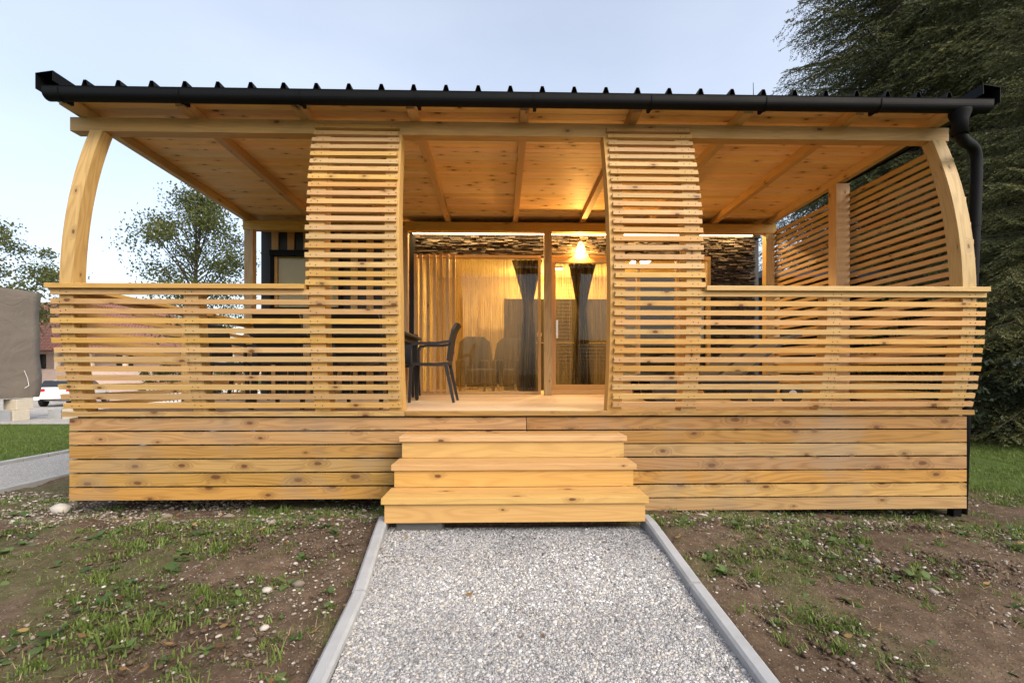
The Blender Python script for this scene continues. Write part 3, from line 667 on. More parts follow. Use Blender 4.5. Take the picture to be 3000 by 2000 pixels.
# window at the left
wn = MB(); x0, x1, z0, z1 = -3.78, -2.72, 2.26, 3.12
for a in ((x0-.07, x1+.07, z1, z1+.09), (x0-.07, x1+.07, z0-.05, z0)): wn.box(a[0], a[1], WY-.07, WY-.005, a[2], a[3])
for a in (x0-.06, x1): wn.box(a, a+.06, WY-.06, WY-.004, z0, z1, 2)
win = part(wn, 'window', 'dark_metal')
mb = MB(); mb.box(x0-.02, x1+.1, WY-.14, WY-.072, z1-.02, z1+.03); part(mb, 'blind_box', 'dark_metal', win)
for a in (x0, -3.27, x1-.05): mb = MB(); mb.box(a, a+.05, WY-.045, WY-.012, z0, z1, 2); part(mb, 'sash', 'frame', win)
mb = MB(); mb.box(x0+.05, x1-.05, WY-.022, WY-.018, z0, z1); part(mb, 'pane', 'glass', win)
mb = MB(); mb.box(x0+.05, x1-.05, WY-.012, WY-.003, z0, z1); part(mb, 'roller_blind', M['room'], win)
# stone cladding
mb = MB()
def ledge(xa, xb, za, zb, y, d=.05):
    z = za
    while z < zb-.005:
        h = random.choice((.016, .022, .028, .036)); h = min(h, zb-z); x = xa-random.random()*.1
        while x < xb:
            L = random.uniform(.05, .20); dd = random.uniform(.004, d); a0, a1 = max(x, xa), min(x+L, xb)
            if a1-a0 > .01:
                jj = lambda: random.uniform(-.006, .004)
                mb.hexa([(a0+.002, y-dd+jj(), z+.002+abs(jj())*.5), (a1-.002, y-dd+jj(), z+.002+abs(jj())*.5), (a0+.002, y, z+.002), (a1-.002, y, z+.002), (a0+.002, y-dd+jj(), z+h-.002), (a1-.002, y-dd+jj(), z+h-.002-abs(jj())), (a0+.002, y, z+h-.001), (a1-.002, y, z+h-.001)])
            x += L
        z += h
ledge(-1.46, 3.55, 3.145, 3.56, WY+.055, .06); ledge(3.55, 4.36, .82, 3.56, WY+.055, .06); part(mb, 'stone_cladding', 'stone')
mb = MB(); mb.box(-1.46, 4.37, WY+.062, WY+.12, 3.14, 3.498); mb.box(3.56, 4.369, WY+.062, WY+.12, .7, 3.139); part(mb, 'lintel', 'dark_wall')
# glazed front: fixed glass wall, sliding door, fixed pane
def glazed(name, xa, xb, za, zb, y, muls=(), lab=None, fw=.06):
    f = MB(); f.box(xa, xb, y-.04, y+.04, zb-fw, zb); f.box(xa, xb, y-.04, y+.04, za, za+fw)
    for a in (xa, xb-fw)+tuple(muls): f.box(a, a+fw, y-.038, y+.038, za+fw, zb-fw, 2)
    fr = part(f, name, 'frame'); p = MB(); p.box(xa+fw, xb-fw, y-.004, y+.004, za+fw, zb-fw); part(p, 'pane', 'glass', fr); return fr
glazed('glass_wall', -1.45, .66, .815, 3.138, 7.66, (-.92, ), None, .045)
gd = glazed('sliding_door', .83, 1.86, .90, 3.09, 7.64, (), None, .075)
mb = MB(); mb.box(.905, .94, 7.57, 7.598, 1.75, 2.05); part(mb, 'handle', 'steel', gd)
glazed('fixed_window', 1.88, 3.54, .815, 3.138, 7.67, (2.28, 2.95), None, .06)
mb = MB(); mb.box(.815, 1.87, 7.60, 7.72, 3.093, 3.138); part(mb, 'door_head', 'frame'); mb = MB(); mb.box(.815, 1.87, 7.60, 7.72, .815, .895); part(mb, 'threshold', 'frame')
mb = MB()
for x in (-1.42, -1.33, -1.215, -1.105, -1.0, -.895, -.79): mb.box(x-.023, x+.023, 7.52, 7.58, DZ+.03, 3.13, 2, random.random())
mb.box(-1.46, -.75, 7.53, 7.575, DZ+.003, DZ+.03); part(mb, 'batten_shutter', 'batten')
mb = MB(); mb.box(-1.49, 4.28, 7.67, 7.685, 3.503, 3.517); led = part(mb, 'led_strip', 'led')
mb = MB(); mb.box(-1.49, 4.28, 7.423, 7.70, 3.565, 3.58); part(mb, 'led_light_blocker', 'dark_wall')  # added dark board, stops the strip's light leaking up past the back beam
# interior of the room
mb = MB(); mb.box(-1.5, 4.3, 7.75, 10.8, .72, .80); part(mb, 'room_floor', 'inner_wood')
mb = MB(); mb.box(-1.5, 4.3, 10.72, 10.8, .8, 3.4); mb.box(-1.58, -1.5, 7.8, 10.8, .8, 3.4); mb.box(4.27, 4.34, 7.83, 10.72, .8, 3.4); mb.box(-1.5, 4.27, 7.83, 10.72, 3.4, 3.46); part(mb, 'room_wall', 'room')
mb = MB(); mb.box(-.86, -.55, 10.1, 10.7, .82, 3.0); part(mb, 'room_partition', 'inner_wood')
mb = MB(); mb.box(2.02, 2.50, 8.28, 8.34, .82, 2.98); part(mb, 'room_partition', 'frame'); mb = MB(); mb.box(2.503, 4.26, 8.28, 8.34, .82, 2.98); part(mb, 'room_partition', 'cabinet')  # the dark right-hand one is added to cut the room's brightness behind the window

def curtain(name, fx, za, zb, y, m, label, cat, waves=7, amp=.03, n=70, rows=26, group=None):
    """fx(t) gives (left, right) at height fraction t from the top"""
    V = []; F = []
    for r in range(rows+1):
        t = r/rows; a, b = fx(t)
        for i in range(n+1):
            q = i/n; V.append((a+(b-a)*q, y+amp*math.sin(q*waves*6.283)*(.5+.5*min(1, (b-a)/.3)), zb+(za-zb)*t))
    for r in range(rows):
        for i in range(n): k = r*(n+1)+i; F.append((k, k+1, k+n+2, k+n+1))
    me = bpy.data.meshes.new(name); me.from_pydata(V, [], F); me.polygons.foreach_set('use_smooth', [True]*len(F)); me.update()
    o = link(name, me, M[m]); q = o.modifiers.new('thickness', 'SOLIDIFY'); q.thickness = .003 if m != 'strings' else .0; 
    if m == 'strings': o.modifiers.remove(q)
    return tag(o, label, cat, group)
curtain('string_curtain', lambda t: (-1.40, .64), .83, 3.10, 7.745, 'strings', 'beige string curtain hanging behind the large glass wall', 'string curtain', 26, .003, 200, 4, 'string curtains behind the glass')
curtain('string_curtain', lambda t: (.88, 1.84), .84, 3.07, 7.75, 'strings', 'beige string curtain hanging behind the sliding door', 'string curtain', 13, .003, 120, 4, 'string curtains behind the glass')
def swag(xa, xb, tie):
    def f(t):
        if t < .36: k = t/.36; return xa+(tie-.07-xa)*k**.9, xb+(tie+.07-xb)*k**.9
        k = (t-.36)/.64; return tie-.07-.10*k**.6, tie+.07+.10*k**.6
    return f
curtain('drape', swag(.17, .70, .46), .84, 3.12, 7.86, 'drape', 'dark tied-back drape at the right end of the glass wall', 'curtain', 6, .03, group='dark tied-back drapes')
curtain('drape', swag(1.16, 1.64, 1.38), .84, 3.06, 7.88, 'drape', 'dark tied-back drape behind the sliding door', 'curtain', 6, .03, group='dark tied-back drapes')
curtain('white_curtain', lambda t: (2.98, 3.50), 1.72, 2.72, 7.80, 'white_drape', 'short white curtain in the window behind the right screen', 'curtain', 6, .02)
cbn = thing('cabinet', 'tall dark cabinet block standing inside the lit room', 'cabinet', (1.1, 9.9, .8))
mb = MB(); mb.box(-1.05, 1.2, -.25, .3, 0, 1.94); mb.build('body', M['cabinet'], cbn); mb = MB(); mb.box(-1.04, 1.19, -.275, -.252, 1.0, 1.015); mb.box(-.35, -.25, -.26, -.252, 1.15, 1.22); mb.build('trim', M['inner_wood'], cbn)
mb = MB(); mb.box(-1.0, 1.15, .05, .09, 1.942, 1.96); mb.build('light_bar', M['led'], cbn)
ld = bpy.data.lights.new('cabinet_light', 'AREA'); ld.shape = 'RECTANGLE'; ld.size = 2.1; ld.size_y = .04; ld.energy = 34; ld.color = (1, .66, .26)
lo = bpy.data.objects.new('cabinet_light', ld); COL.objects.link(lo); lo.parent = cbn; lo.location = (.08, .12, 1.97); lo.rotation_euler = (R(180), 0, 0)
def armchair(x, y, rz_, label):
    t = thing('armchair', label, 'armchair', (x, y, .8), rz_, 'armchairs inside the room')
    mb = MB(); mb.box(-.3, .3, -.28, .26, .15, .45); mb.build('seat', M['upholstery'], t, bevel=.04)
    mb = MB(); pts = [(-.34, 0), (-.36, .5), (-.30, .88), (-.18, .98), (.18, .98), (.30, .88), (.36, .5), (.34, 0)]
    mb.sweep([(0, -.36, 0), (0, -.27, 0)], lambda i: [(px*(1-.04*i), -.36+.09*i-.1*(pz/1.0), .1+pz) for px, pz in pts]); mb.build('backrest', M['upholstery'], t)
    for sx in (-1, 1):
        mb = MB(); mb.box(sx*.36-.05, sx*.36+.05, -.3, .25, .12, .62); mb.build('armrest', M['upholstery'], t, bevel=.03)
        for sy in (-.25, .22): mb = MB(); mb.bar((sx*.3, sy, .16), (sx*.33, sy*1.1, 0), .035, .035, (0, 1, 0)); mb.build('leg', M['inner_wood'], t)
armchair(-.42, 8.6, R(195), 'grey armchair behind the string curtain, left of the thread gap'); armchair(.05, 8.9, R(160), 'grey armchair behind the string curtain, beside the dark cabinet')
# room lamps: ceiling panels that are lit
for i, (x, y, e, lab) in enumerate(((-.5, 8.5, 26, 'lit ceiling panel over the armchairs'), (1.21, 9.6, 60, 'lit ceiling panel behind the sliding door'), (2.75, 8.9, 22, 'lit ceiling panel seen through the right screen'))):
    t = thing('ceiling_lamp', lab, 'ceiling lamp', (x, y, 3.4), 0, 'lit ceiling panels in the room')
    k = .08 if i == 1 else .2
    mb = MB(); mb.box(-k, k, -k, k, -.03, -.002); mb.build('housing', M['white_plastic'], t)
    mb = MB(); k *= .9; mb.box(-k, k, -k, k, -.036, -.031); mb.build('diffuser', M['spot'], t)
    ld = bpy.data.lights.new('room_light', 'AREA'); ld.size = 1.9*k; ld.energy = e; ld.color = (1, .68, .30); lo = bpy.data.objects.new('room_light', ld); COL.objects.link(lo); lo.parent = t; lo.location = (0, 0, -.045)
# LED strip light: one long lamp along the strip
ld = bpy.data.lights.new('led_light', 'AREA'); ld.shape = 'RECTANGLE'; ld.size = 5.7; ld.size_y = .02; ld.energy = 62; ld.color = (1, .64, .27)
lo = bpy.data.objects.new('led_light', ld); COL.objects.link(lo); lo.location = (1.39, 7.60, 3.555); lo.rotation_euler = (R(-14), 0, 0)
# wall lamp over the door
wl = thing('wall_lamp', 'bell-shaped metal wall lamp glowing on the stone above the door', 'wall lamp', (1.32, 7.62, 3.2))
mb = MB(); mb.box(-.04, .04, .085, .10, -.02, .14); mb.build('backplate', M['steel'], wl, bevel=.004)
mb = MB(); mb.tube(bez([(0, .09, .06), (0, .05, .10), (0, .0, .12), (0, -.03, .10)], 8), .009, 8); mb.build('arm', M['steel'], wl, smooth=True)
mb = MB(); mb.lathe((0, -.03, 0), [(.135, -.085), (.13, -.07), (.085, -.05), (.08, -.03), (.075, .04), (.05, .12), (.02, .165), (.0, .17)], 24); mb.build('shade', M['lamp_glass'], wl, smooth=True)
mb = MB(); mb.lathe((0, -.03, 0), [(.14, -.088), (.143, -.08), (.13, -.066), (.132, -.084)], 24); mb.build('rim', M['steel'], wl, smooth=True)
ld = bpy.data.lights.new('lamp_light', 'POINT'); ld.energy = 85; ld.color = (1, .57, .19); ld.shadow_soft_size = .028
lo = bpy.data.objects.new('lamp_light', ld); COL.objects.link(lo); lo.parent = wl; lo.location = (0, -.03, .0)

# ------------------------------------------------------------------ furniture on the terrace
def make_chair(label, loc, rz_):
    """faces +x; seat .49 high"""
    t = thing('garden_chair', label, 'chair', loc, rz_, 'dark garden chairs round the table'); m = M['black_plastic']
    mb = MB(); zs = [(-.23, .495), (-.1, .482), (.1, .484), (.22, .492), (.25, .475)]
    mb.sweep([(x, 0, z) for x, z in zs], lambda i: [(zs[i][0], -.235, zs[i][1]), (zs[i][0], .235, zs[i][1]), (zs[i][0], .235, zs[i][1]-.035), (zs[i][0], -.235, zs[i][1]-.035)]); mb.build('seat', m, t)
    mb = MB(); bk = [(-.235, .50), (-.25, .62), (-.27, .76), (-.30, .88), (-.335, .945), (-.36, .965)]
    hw = [.215, .222, .23, .235, .225, .19]
    mb.sweep([(x, 0, z) for x, z in bk], lambda i: [(bk[i][0]+q*.028, yy_*hw[i], bk[i][1]+q*.012) for q, yy_ in ((0, -1), (0, -.5), (0, 0), (0, .5), (0, 1), (1, 1), (1, .5), (1, 0), (1, -.5), (1, -1))]); mb.build('backrest', m, t)
    for sy in (-1, 1):
        mb = MB(); mb.bar((.215, sy*.235, .475), (.235, sy*.25, 0), .042, .042, (1, 0, 0), .75); mb.build('leg', m, t)
        mb = MB(); mb.bar((-.20, sy*.235, .47), (-.30, sy*.25, 0), .045, .042, (1, 0, 0), .75); mb.build('leg', m, t)
        mb = MB(); ar = [(-.265, .76), (-.1, .735), (.1, .735), (.2, .72), (.225, .66), (.215, .48)]
        mb.sweep([(x, 0, z) for x, z in ar], lambda i: [(ar[i][0], sy*.258-.026, ar[i][1]-(.0 if i < 4 else .0)), (ar[i][0], sy*.258+.026, ar[i][1]), (ar[i][0]-(.02 if i > 3 else 0), sy*.258+.026, ar[i][1]-.03), (ar[i][0]-(.02 if i > 3 else 0), sy*.258-.026, ar[i][1]-.03)]); mb.build('armrest', m, t)
    return t
CH = make_chair('dark garden chair at the right end of the table, beside the batten shutter', (-.88, 5.77, DZ), R(180))
for x, y, a, lab in ((-1.45, 4.86, 90, 'dark garden chair with its back to the left slat screen'), (-2.22, 4.84, 90, 'dark garden chair with its back to the left railing, left of the screen'),
                     (-1.55, 6.95, -90, 'dark garden chair on the wall side of the table, nearest the glass wall'), (-2.45, 6.97, -90, 'dark garden chair on the wall side of the table, below the window'),
                     (-3.32, 5.85, 0, 'dark garden chair at the left end of the table')):
    dup(CH, (x, y, DZ), R(a), lab)
tb = thing('garden_table', 'long dark garden table among the garden chairs', 'table', (-2.05, 5.9, DZ))
mb = MB(); mb.box(-.93, .93, -.52, .52, .815, .85); mb.build('tabletop', M['black_plastic'], tb, bevel=.008)
mb = MB(); mb.box(-.86, .86, -.46, .46, .755, .813); mb.build('apron', M['black_plastic'], tb)
for sx in (-1, 1):
    for sy in (-1, 1): mb = MB(); mb.bar((sx*.85, sy*.45, .754), (sx*.87, sy*.47, 0), .062, .062, (0, 1, 0), .75); mb.build('leg', M['black_plastic'], tb)
def make_lounger(label, loc, rz_):
    t = thing('sun_lounger', label, 'sun lounger', loc, rz_, 'dark grey sun loungers on the terrace'); m = M['grey_plastic']
    for sy in (-1, 1):
        mb = MB(); pr = [(-.95, .33), (-.5, .31), (.25, .31), (.75, .33), (.9, .34)]
        mb.sweep([(x, 0, z) for x, z in pr], lambda i: [(pr[i][0], sy*.31-.025, pr[i][1]), (pr[i][0], sy*.31+.025, pr[i][1]), (pr[i][0], sy*.31+.025, pr[i][1]-.06), (pr[i][0], sy*.31-.025, pr[i][1]-.06)]); mb.build('side_rail', m, t)
        for xc in (-.62, .5):
            mb = MB(); q = [(xc-.17, .26), (xc+.17, .26), (xc+.11, .04), (xc+.09, 0), (xc-.09, 0), (xc-.11, .04)]
            mb.sweep([(0, sy*.31-.03, 0), (0, sy*.31+.03, 0)], lambda i: [(a, sy*.31-.03+.06*i, b) for a, b in q]); mb.build('leg', m, t)
        mb = MB(); mb.tube([(.82, sy*.31-.03, .12), (.82, sy*.31+.03, .12)], .12, 18); wh = mb.build('wheel', m, t)
        mb = MB(); mb.tube([(.82, sy*.31-.036, .12), (.82, sy*.31+.036, .12)], .045, 12); mb.build('hub', M['white_plastic'], wh)
    mb = MB(); sg = [(-.98, .33), (-.9, .35), (-.4, .325), (.1, .33), (.26, .34)]
    mb.sweep([(x, 0, z) for x, z in sg], lambda i: [(sg[i][0], -.28, sg[i][1]), (sg[i][0], .28, sg[i][1]), (sg[i][0], .28, sg[i][1]-.02), (sg[i][0], -.28, sg[i][1]-.02)]); mb.build('seat', M['sling'], t)
    mb = MB(); sg2 = [(.27, .345), (.5, .54), (.72, .72), (.86, .80), (.94, .815)]
    mb.sweep([(x, 0, z) for x, z in sg2], lambda i: [(sg2[i][0], -.29, sg2[i][1]), (sg2[i][0], .29, sg2[i][1]), (sg2[i][0]+.02, .29, sg2[i][1]-.03), (sg2[i][0]+.02, -.29, sg2[i][1]-.03)]); mb.build('backrest', M['sling'], t)
    return t
LG = make_lounger('dark grey sun lounger nearer the right railing, backrest raised', (2.55, 5.55, DZ), R(-4))
dup(LG, (2.75, 6.6, DZ), R(3), 'dark grey sun lounger nearer the stone wall, backrest raised')

# ------------------------------------------------------------------ trees
def bark(): 
    b = N('bark'); n = b.noise(b.obj(), 14, 5, .7); b.bump(n, .8, .02); return b.fin(b.ramp(n, [(.3, (.025, .02, .016)), (.7, (.09, .07, .055))]), .9)
M['bark'] = bark()
M['needle'] = leafmat('spruce_needles', (.015, .028, .011), (.21, .205, .075), .6, .2)
M['leaf'] = leafmat('broad_leaves', (.035, .06, .018), (.16, .17, .05), .5, .4)
M['hedge'] = leafmat('hedge_leaves', (.008, .016, .008), (.03, .045, .018), .55, .15)
def rhombs(C, D, L, Wd, N_=None):
    n = len(C); D = D/np.linalg.norm(D, axis=1, keepdims=True); r = rng.normal(size=(n, 3)) if N_ is None else N_
    s = np.cross(D, r); s /= np.linalg.norm(s, axis=1, keepdims=True)+1e-9; s = s*Wd[:, None]
    V = np.stack([C, C+D*(L*.45)[:, None]+s, C+D*L[:, None], C+D*(L*.45)[:, None]-s], 1).reshape(-1, 3); return V, np.arange(n*4).reshape(-1, 4)
def spruce_mesh(H, Rb, seed, dens=1.0, z0=.6):
    rg = np.random.default_rng(seed); C, D, Q = [], [], []; br = MB()
    z = z0
    while z < H-.4:
        f = 1-(z/H); nb = int(5+4*f)
        for a in range(nb):
            t = 6.283*(a+rg.random())/nb; L = Rb*(f**.75)*(.75+.45*rg.random())+.25; zz = z+rg.normal(0, .12)
            rise = .25-.45*f; m = max(5, int(L/.16)); d2 = np.array([math.cos(t), math.sin(t)]); sd_ = np.array([-d2[1], d2[0]])
            ts = np.linspace(.12, 1, m); pts = []
            for q in ts:
                zc = zz+L*(rise*q-.42*f*q*q+.28*q**3*f); pts.append((d2[0]*L*q, d2[1]*L*q, zc))
            if L > .8: br.tube([(0, 0, zz)]+[pts[i] for i in range(0, m, max(1, m//4))], [.02+.006*L]+[.016*(1-i/6)+.004 for i in range(len(range(0, m, max(1, m//4))))], 5, caps=False)
            q0 = rg.random()
            for i, p in enumerate(pts):
                q = ts[i]; tl = (.28+.15*L*(1-abs(q-.55)))*(.6+.7*rg.random())
                for sgn in (-1, 1):
                    # side twig: out, forward and drooping, herringbone of shoots
                    dirv = np.array([d2[0]*.55+sgn*sd_[0]*.75, d2[1]*.55+sgn*sd_[1]*.75, -.3-.75*f*rg.random()]); dirv /= np.linalg.norm(dirv)
                    ns = max(3, int(tl/.026*dens))
                    u = np.linspace(0, 1, ns)
                    base = np.array(p)+dirv[None]*(u*tl)[:, None]+np.array([0, 0, -.22*tl])*(u*(1.6-u))[:, None]
                    sv = np.cross(dirv, (0, 0, 1.0)); sv /= np.linalg.norm(sv)+1e-6; alt = np.where(np.arange(ns) % 2 == 0, 1, -1)[:, None]; sh = dirv[None]*.75+sv[None]*alt*.62+rg.normal(0, .25, (ns, 3)); sh[:, 2] += .05
                    C.append(base); D.append(sh); Q.append(np.clip(q0*.55+.35*q*u+.2*rg.random(ns), 0, 1))
        z += .30+.06*f
    C, D, Q = np.concatenate(C), np.concatenate(D), np.concatenate(Q); n = len(C)
    V, F = rhombs(C, D, rg.uniform(.07, .15, n), rg.uniform(.011, .019, n)); return V, F, np.repeat(Q, 4), br
def spruce(name, H, Rb, seed, loc, label, grp='tall spruces at the right', dens=1.0, z0=.6):
    t = thing(name, label, 'spruce', loc, 0, grp)
    V, F, q, br = spruce_mesh(H, Rb, seed, dens, z0)
    npmesh('crown', V, F, M['needle'], q, t)
    br.tube([(0, 0, -.3), (0, 0, H*.5), (0, 0, H)], [.012*H+.06, .008*H, .01], 9); br.build('trunk', M['bark'], t, smooth=True)
    return t
sp1 = spruce('spruce_tree', 25, 4.6, 11, (12.7, 14.5, -.3), 'tall spruce whose left edge stands against the white sky', dens=.85)
sp2 = spruce('spruce_tree', 22, 4.2, 12, (13.4, 11.2, -.3), 'tall spruce with drooping branches above the right roof corner', dens=.85)
for x, y, a, s_, src, lab in ((17.4, 13.2, 80, 1.0, sp1, 'tall spruce at the upper right edge of the photo'), (11.0, 8.9, 200, .52, sp2, 'shorter spruce behind the downpipe, its boughs near the ground'),
                           (19.5, 18.5, 300, 1.15, sp2, 'far spruce filling the top right corner'), (15.6, 18.2, 140, 1.0, sp1, 'spruce standing behind the other spruces, middle of the group'), (14.2, 8.8, 20, .62, sp1, 'dark spruce at the right edge beside the lawn')):
    dup(src, (x, y, -.35), R(a), lab, (s_, s_, s_))
def broadleaf(name, H, Wd, seed, loc, label, n_leaf, z0=.15, m='leaf', cat='tree', grp=None, lsize=(.10, .2), clumps=60, trunk_r=.16):
    rg = np.random.default_rng(seed); t = thing(name, label, cat, loc, 0, grp); br = MB(); C = []; Q = []
    br.tube([(0, 0, -.4), (.1, .05, H*.3), (-.05, 0, H*.65), (0, 0, H*.97)], [trunk_r, trunk_r*.8, trunk_r*.45, .015], 9)
    cl = []
    for k in range(clumps):
        h = z0+(1-z0)*rg.random()**.9; prof = math.sin(math.pi*min(1, ((h-z0)/(1-z0))*.82+.16))**.8; a = 6.283*rg.random(); r = Wd/2*prof*(.25+.8*rg.random()**.6)
        c = np.array([math.cos(a)*r, math.sin(a)*r, h*H+.12*r]); b0 = np.array([0, 0, max(.1*H, c[2]-.55*r-.1*H)])
        if r > .25: br.tube([tuple(b0), tuple(b0*.5+c*.5+np.array([0, 0, -.06*r])), tuple(c)], [.012+.018*r, .01+.008*r, .006], 5, caps=False)
        nl = int(n_leaf/clumps*(.5+rg.random())); sg = (.038*H+.05)*(.6+.7*rg.random())
        C.append(c+rg.normal(size=(nl, 3))*np.array([sg, sg, sg*.62])); Q.append(np.clip(rg.random()*.5+.5*rg.random(nl), 0, 1))
    C = np.concatenate(C); Q = np.concatenate(Q); n = len(C); D = rg.normal(size=(n, 3)); D[:, 2] -= .4
    L = rg.uniform(*lsize, n); V, F = rhombs(C, D, L, L*.34); npmesh('crown', V, F, M[m], np.repeat(Q, 4), t)
    br.build('trunk', M['bark'], t, smooth=True); return t
broadleaf('broadleaf_tree', 11.2, 5.2, 3, (-16.5, 25, -.5), 'loose green tree standing in the gap left of the cabin wall', 17000, .30, lsize=(.09, .17), clumps=85)
broadleaf('broadleaf_tree', 11.8, 12, 5, (-34.5, 29, -.6), 'dense green tree above the tarpaulin at the left edge', 26000, .36, lsize=(.12, .22), clumps=110)
bt = thing('bare_tree', 'thin bare twigs poking above the roof left of the spruces', 'tree', (10.3, 18.5, -.5))
mb = MB(); mb.tube([(0, 0, 0), (.05, 0, 6), (.1, 0, 11), (.05, 0, 13.6)], [.1, .07, .035, .012], 6)
for a, b in (((.08, 0, 11), (.7, .1, 12.9)), ((.08, 0, 11.4), (-.35, .1, 12.6)), ((.4, .06, 12), (.9, 0, 12.2)), ((.1, 0, 12), (.5, 0, 13.2)), ((.09, 0, 11.7), (-.2, 0, 12.9)), ((.1, 0, 10.6), (1.1, 0, 11.9)), ((.1, 0, 10.4), (-.6, 0, 11.6))): mb.tube([a, tuple((np.array(a)+np.array(b))/2+np.array([.06, 0, -.08])), b], [.022, .016, .009], 5)
mb.build('trunk', M['bark'], bt)
for i, (x, y, H, Wd, lab) in enumerate(((9.4, 9.6, 2.4, 3.0, 'dark shrub under the spruces beside the downpipe'), (12.4, 8.6, 2.0, 3.4, 'dark low shrub at the right edge of the lawn'), (11.2, 10.8, 3.2, 3.4, 'dark shrub behind the lower shrubs at the right'))):
    broadleaf('shrub', H, Wd, 30+i, (x, y, -.35), lab, 9000, .05, 'hedge', 'shrub', 'dark shrubs under the spruces', (.05, .11), 60, .05)

# ------------------------------------------------------------------ left background
def tarp():
    b = N('brown_tarpaulin'); n = b.noise(b.obj(), 1.2, 4, .6, 1.5); n = b.math('ADD', n, b.math('MULTIPLY', b.noise(b.vmath('MULTIPLY', b.obj(), (1.0, .35, .9)), 1.1, 2, .5, 2.0), .8)); b.bump(n, .35, .12); n = b.math('MULTIPLY', n, .55)
    return b.fin(b.mix(n, (.15, .125, .098), (.19, .158, .125)), .6)
M['tarp'] = tarp()
cu = thing('covered_mobile_home', 'mobile home wrapped in a brown tarpaulin on concrete blocks', 'covered cabin', (-14.9, 15.0, -.30))
ny, nz_ = 60, 36; V = []; F = []
def wr(u, v): return .012*math.sin(3.1*u+1.7*v)+.010*math.sin(1.3*u-4.3*v+.5)+.03*abs(math.sin(.9*(u+1.4*v)))+.02*abs(math.sin(1.7*u-2.3*v))
pts2 = [(0, -9+9*i/40) for i in range(41)]+[(-.15*i, 0) for i in range(1, 27)]
for j in range(nz_+1):
    z = .70+3.32*j/nz_
    for i, (x, y) in enumerate(pts2):
        ww = wr(i*.25, z)*(.35 if j in (0, nz_) else 1); d = (1, 0) if i < 40 else ((0, 1) if i > 40 else (.7, .7)); V.append((x+d[0]*ww, y+d[1]*ww, z+(.02*math.sin(i*.7) if j == nz_ else 0)))
m_ = len(pts2)
for j in range(nz_):
    for i in range(m_-1): k = j*m_+i; F.append((k, k+1, k+m_+1, k+m_))
me = bpy.data.meshes.new('tarpaulin'); me.from_pydata(V, [], F); me.polygons.foreach_set('use_smooth', [True]*len(F)); me.update(); link('tarpaulin', me, M['tarp'], cu)
mb = MB(); mb.box(-3.8, -.12, -9, -.12, 3.88, 3.93); mb.build('roof', M['white_plastic'], cu); mb = MB(); mb.box(-3.85, -.06, -9, -.06, .74, .9); mb.build('chassis', M['dark_metal'], cu)
mb = MB(); mb.tube([(.1, -.55, 1.55), (.13, -.48, 1.3), (.13, -.44, 1.08), (.12, -.56, 1.0)], .008, 6); mb.build('cord', M['white_plastic'], cu)
gzb = lambda x, y: float(gz(x, y))
for i, (x, y, lev, mt, lab) in enumerate(((-15.35, 14.45, 1, 'concrete_light', 'pale concrete block, top of the stack under the tarpaulin corner'), (-15.3, 14.3, 0, 'concrete_light', 'pale concrete block, bottom of the stack under the tarpaulin corner'),
        (-15.3, 13.75, 0, 'concrete', 'grey concrete block left of the pale stack'), (-15.3, 13.2, 0, 'concrete_light', 'pale concrete block at the left edge, bottom'), (-15.3, 13.2, 1, 'concrete_light', 'pale concrete block at the left edge, top'),
        (-14.9, 15.35, 0, 'concrete', 'grey concrete block lying right of the tarpaulin'), (-14.45, 15.35, 0, 'concrete_light', 'pale concrete block lying beside the white car'))):
    x += .38; z = gzb(x, y)+.02+lev*.335; wd = .25
    mb = MB(); mb.box(x-.2, x+.2, y-wd, y+wd, z, z+.33); tag(mb.build('concrete_block', M[mt], bevel=.015), lab, 'concrete block', 'concrete blocks by the tarpaulin')
# white car seen from behind
M['car_paint'] = plain('white_car_paint', (.75, .75, .74), .25, 0, .03, 2); M['car_glass'] = plain('dark_car_glass', (.02, .025, .028), .08, 0, .1, 2)
M['red_lens'] = plain('red_tail_lens', (.5, .02, .025), .2); M['tyre'] = plain('tyre_rubber', (.015, .015, .015), .8)
car = thing('parked_car', 'white hatchback with red tail lights parked behind the concrete blocks', 'car', (-23.0, 24.0, gzb(-23, 24)+.02), R(20))
st_ = [(-.02, .55, 1.0, .70, .40), (.03, .84, 1.02, .78, .36), (.12, .87, 1.2, .74, .30), (.40, .88, 1.40, .68, .24), (1.0, .89, 1.46, .67, .22), (2.0, .89, 1.45, .66, .22), (2.7, .88, 1.28, .66, .22), (3.1, .88, 1.0, .74, .22), (3.9, .85, .9, .7, .25), (4.15, .7, .7, .6, .35)]
mb = MB()
mb.sweep([(0, y, 0) for y, *_ in st_], lambda i: [(-st_[i][1], st_[i][0], st_[i][4]), (-st_[i][1], st_[i][0], .62), (-st_[i][1]*.97, st_[i][0], min(.95, st_[i][2]-.04)), (-st_[i][3], st_[i][0], st_[i][2]), (st_[i][3], st_[i][0], st_[i][2]), (st_[i][1]*.97, st_[i][0], min(.95, st_[i][2]-.04)), (st_[i][1], st_[i][0], .62), (st_[i][1], st_[i][0], st_[i][4])])
o = mb.build('body', M['car_paint'], car, smooth=True); q = o.modifiers.new('s', 'SUBSURF'); q.levels = 2; q.render_levels = 2
mb = MB(); mb.hexa([(-.66, .015, 1.02), (.66, .015, 1.02), (-.66, .06, 1.02), (.66, .06, 1.02), (-.56, .21, 1.36), (.56, .21, 1.36), (-.56, .26, 1.36), (.56, .26, 1.36)]); mb.build('rear_window', M['car_glass'], car, bevel=.02)
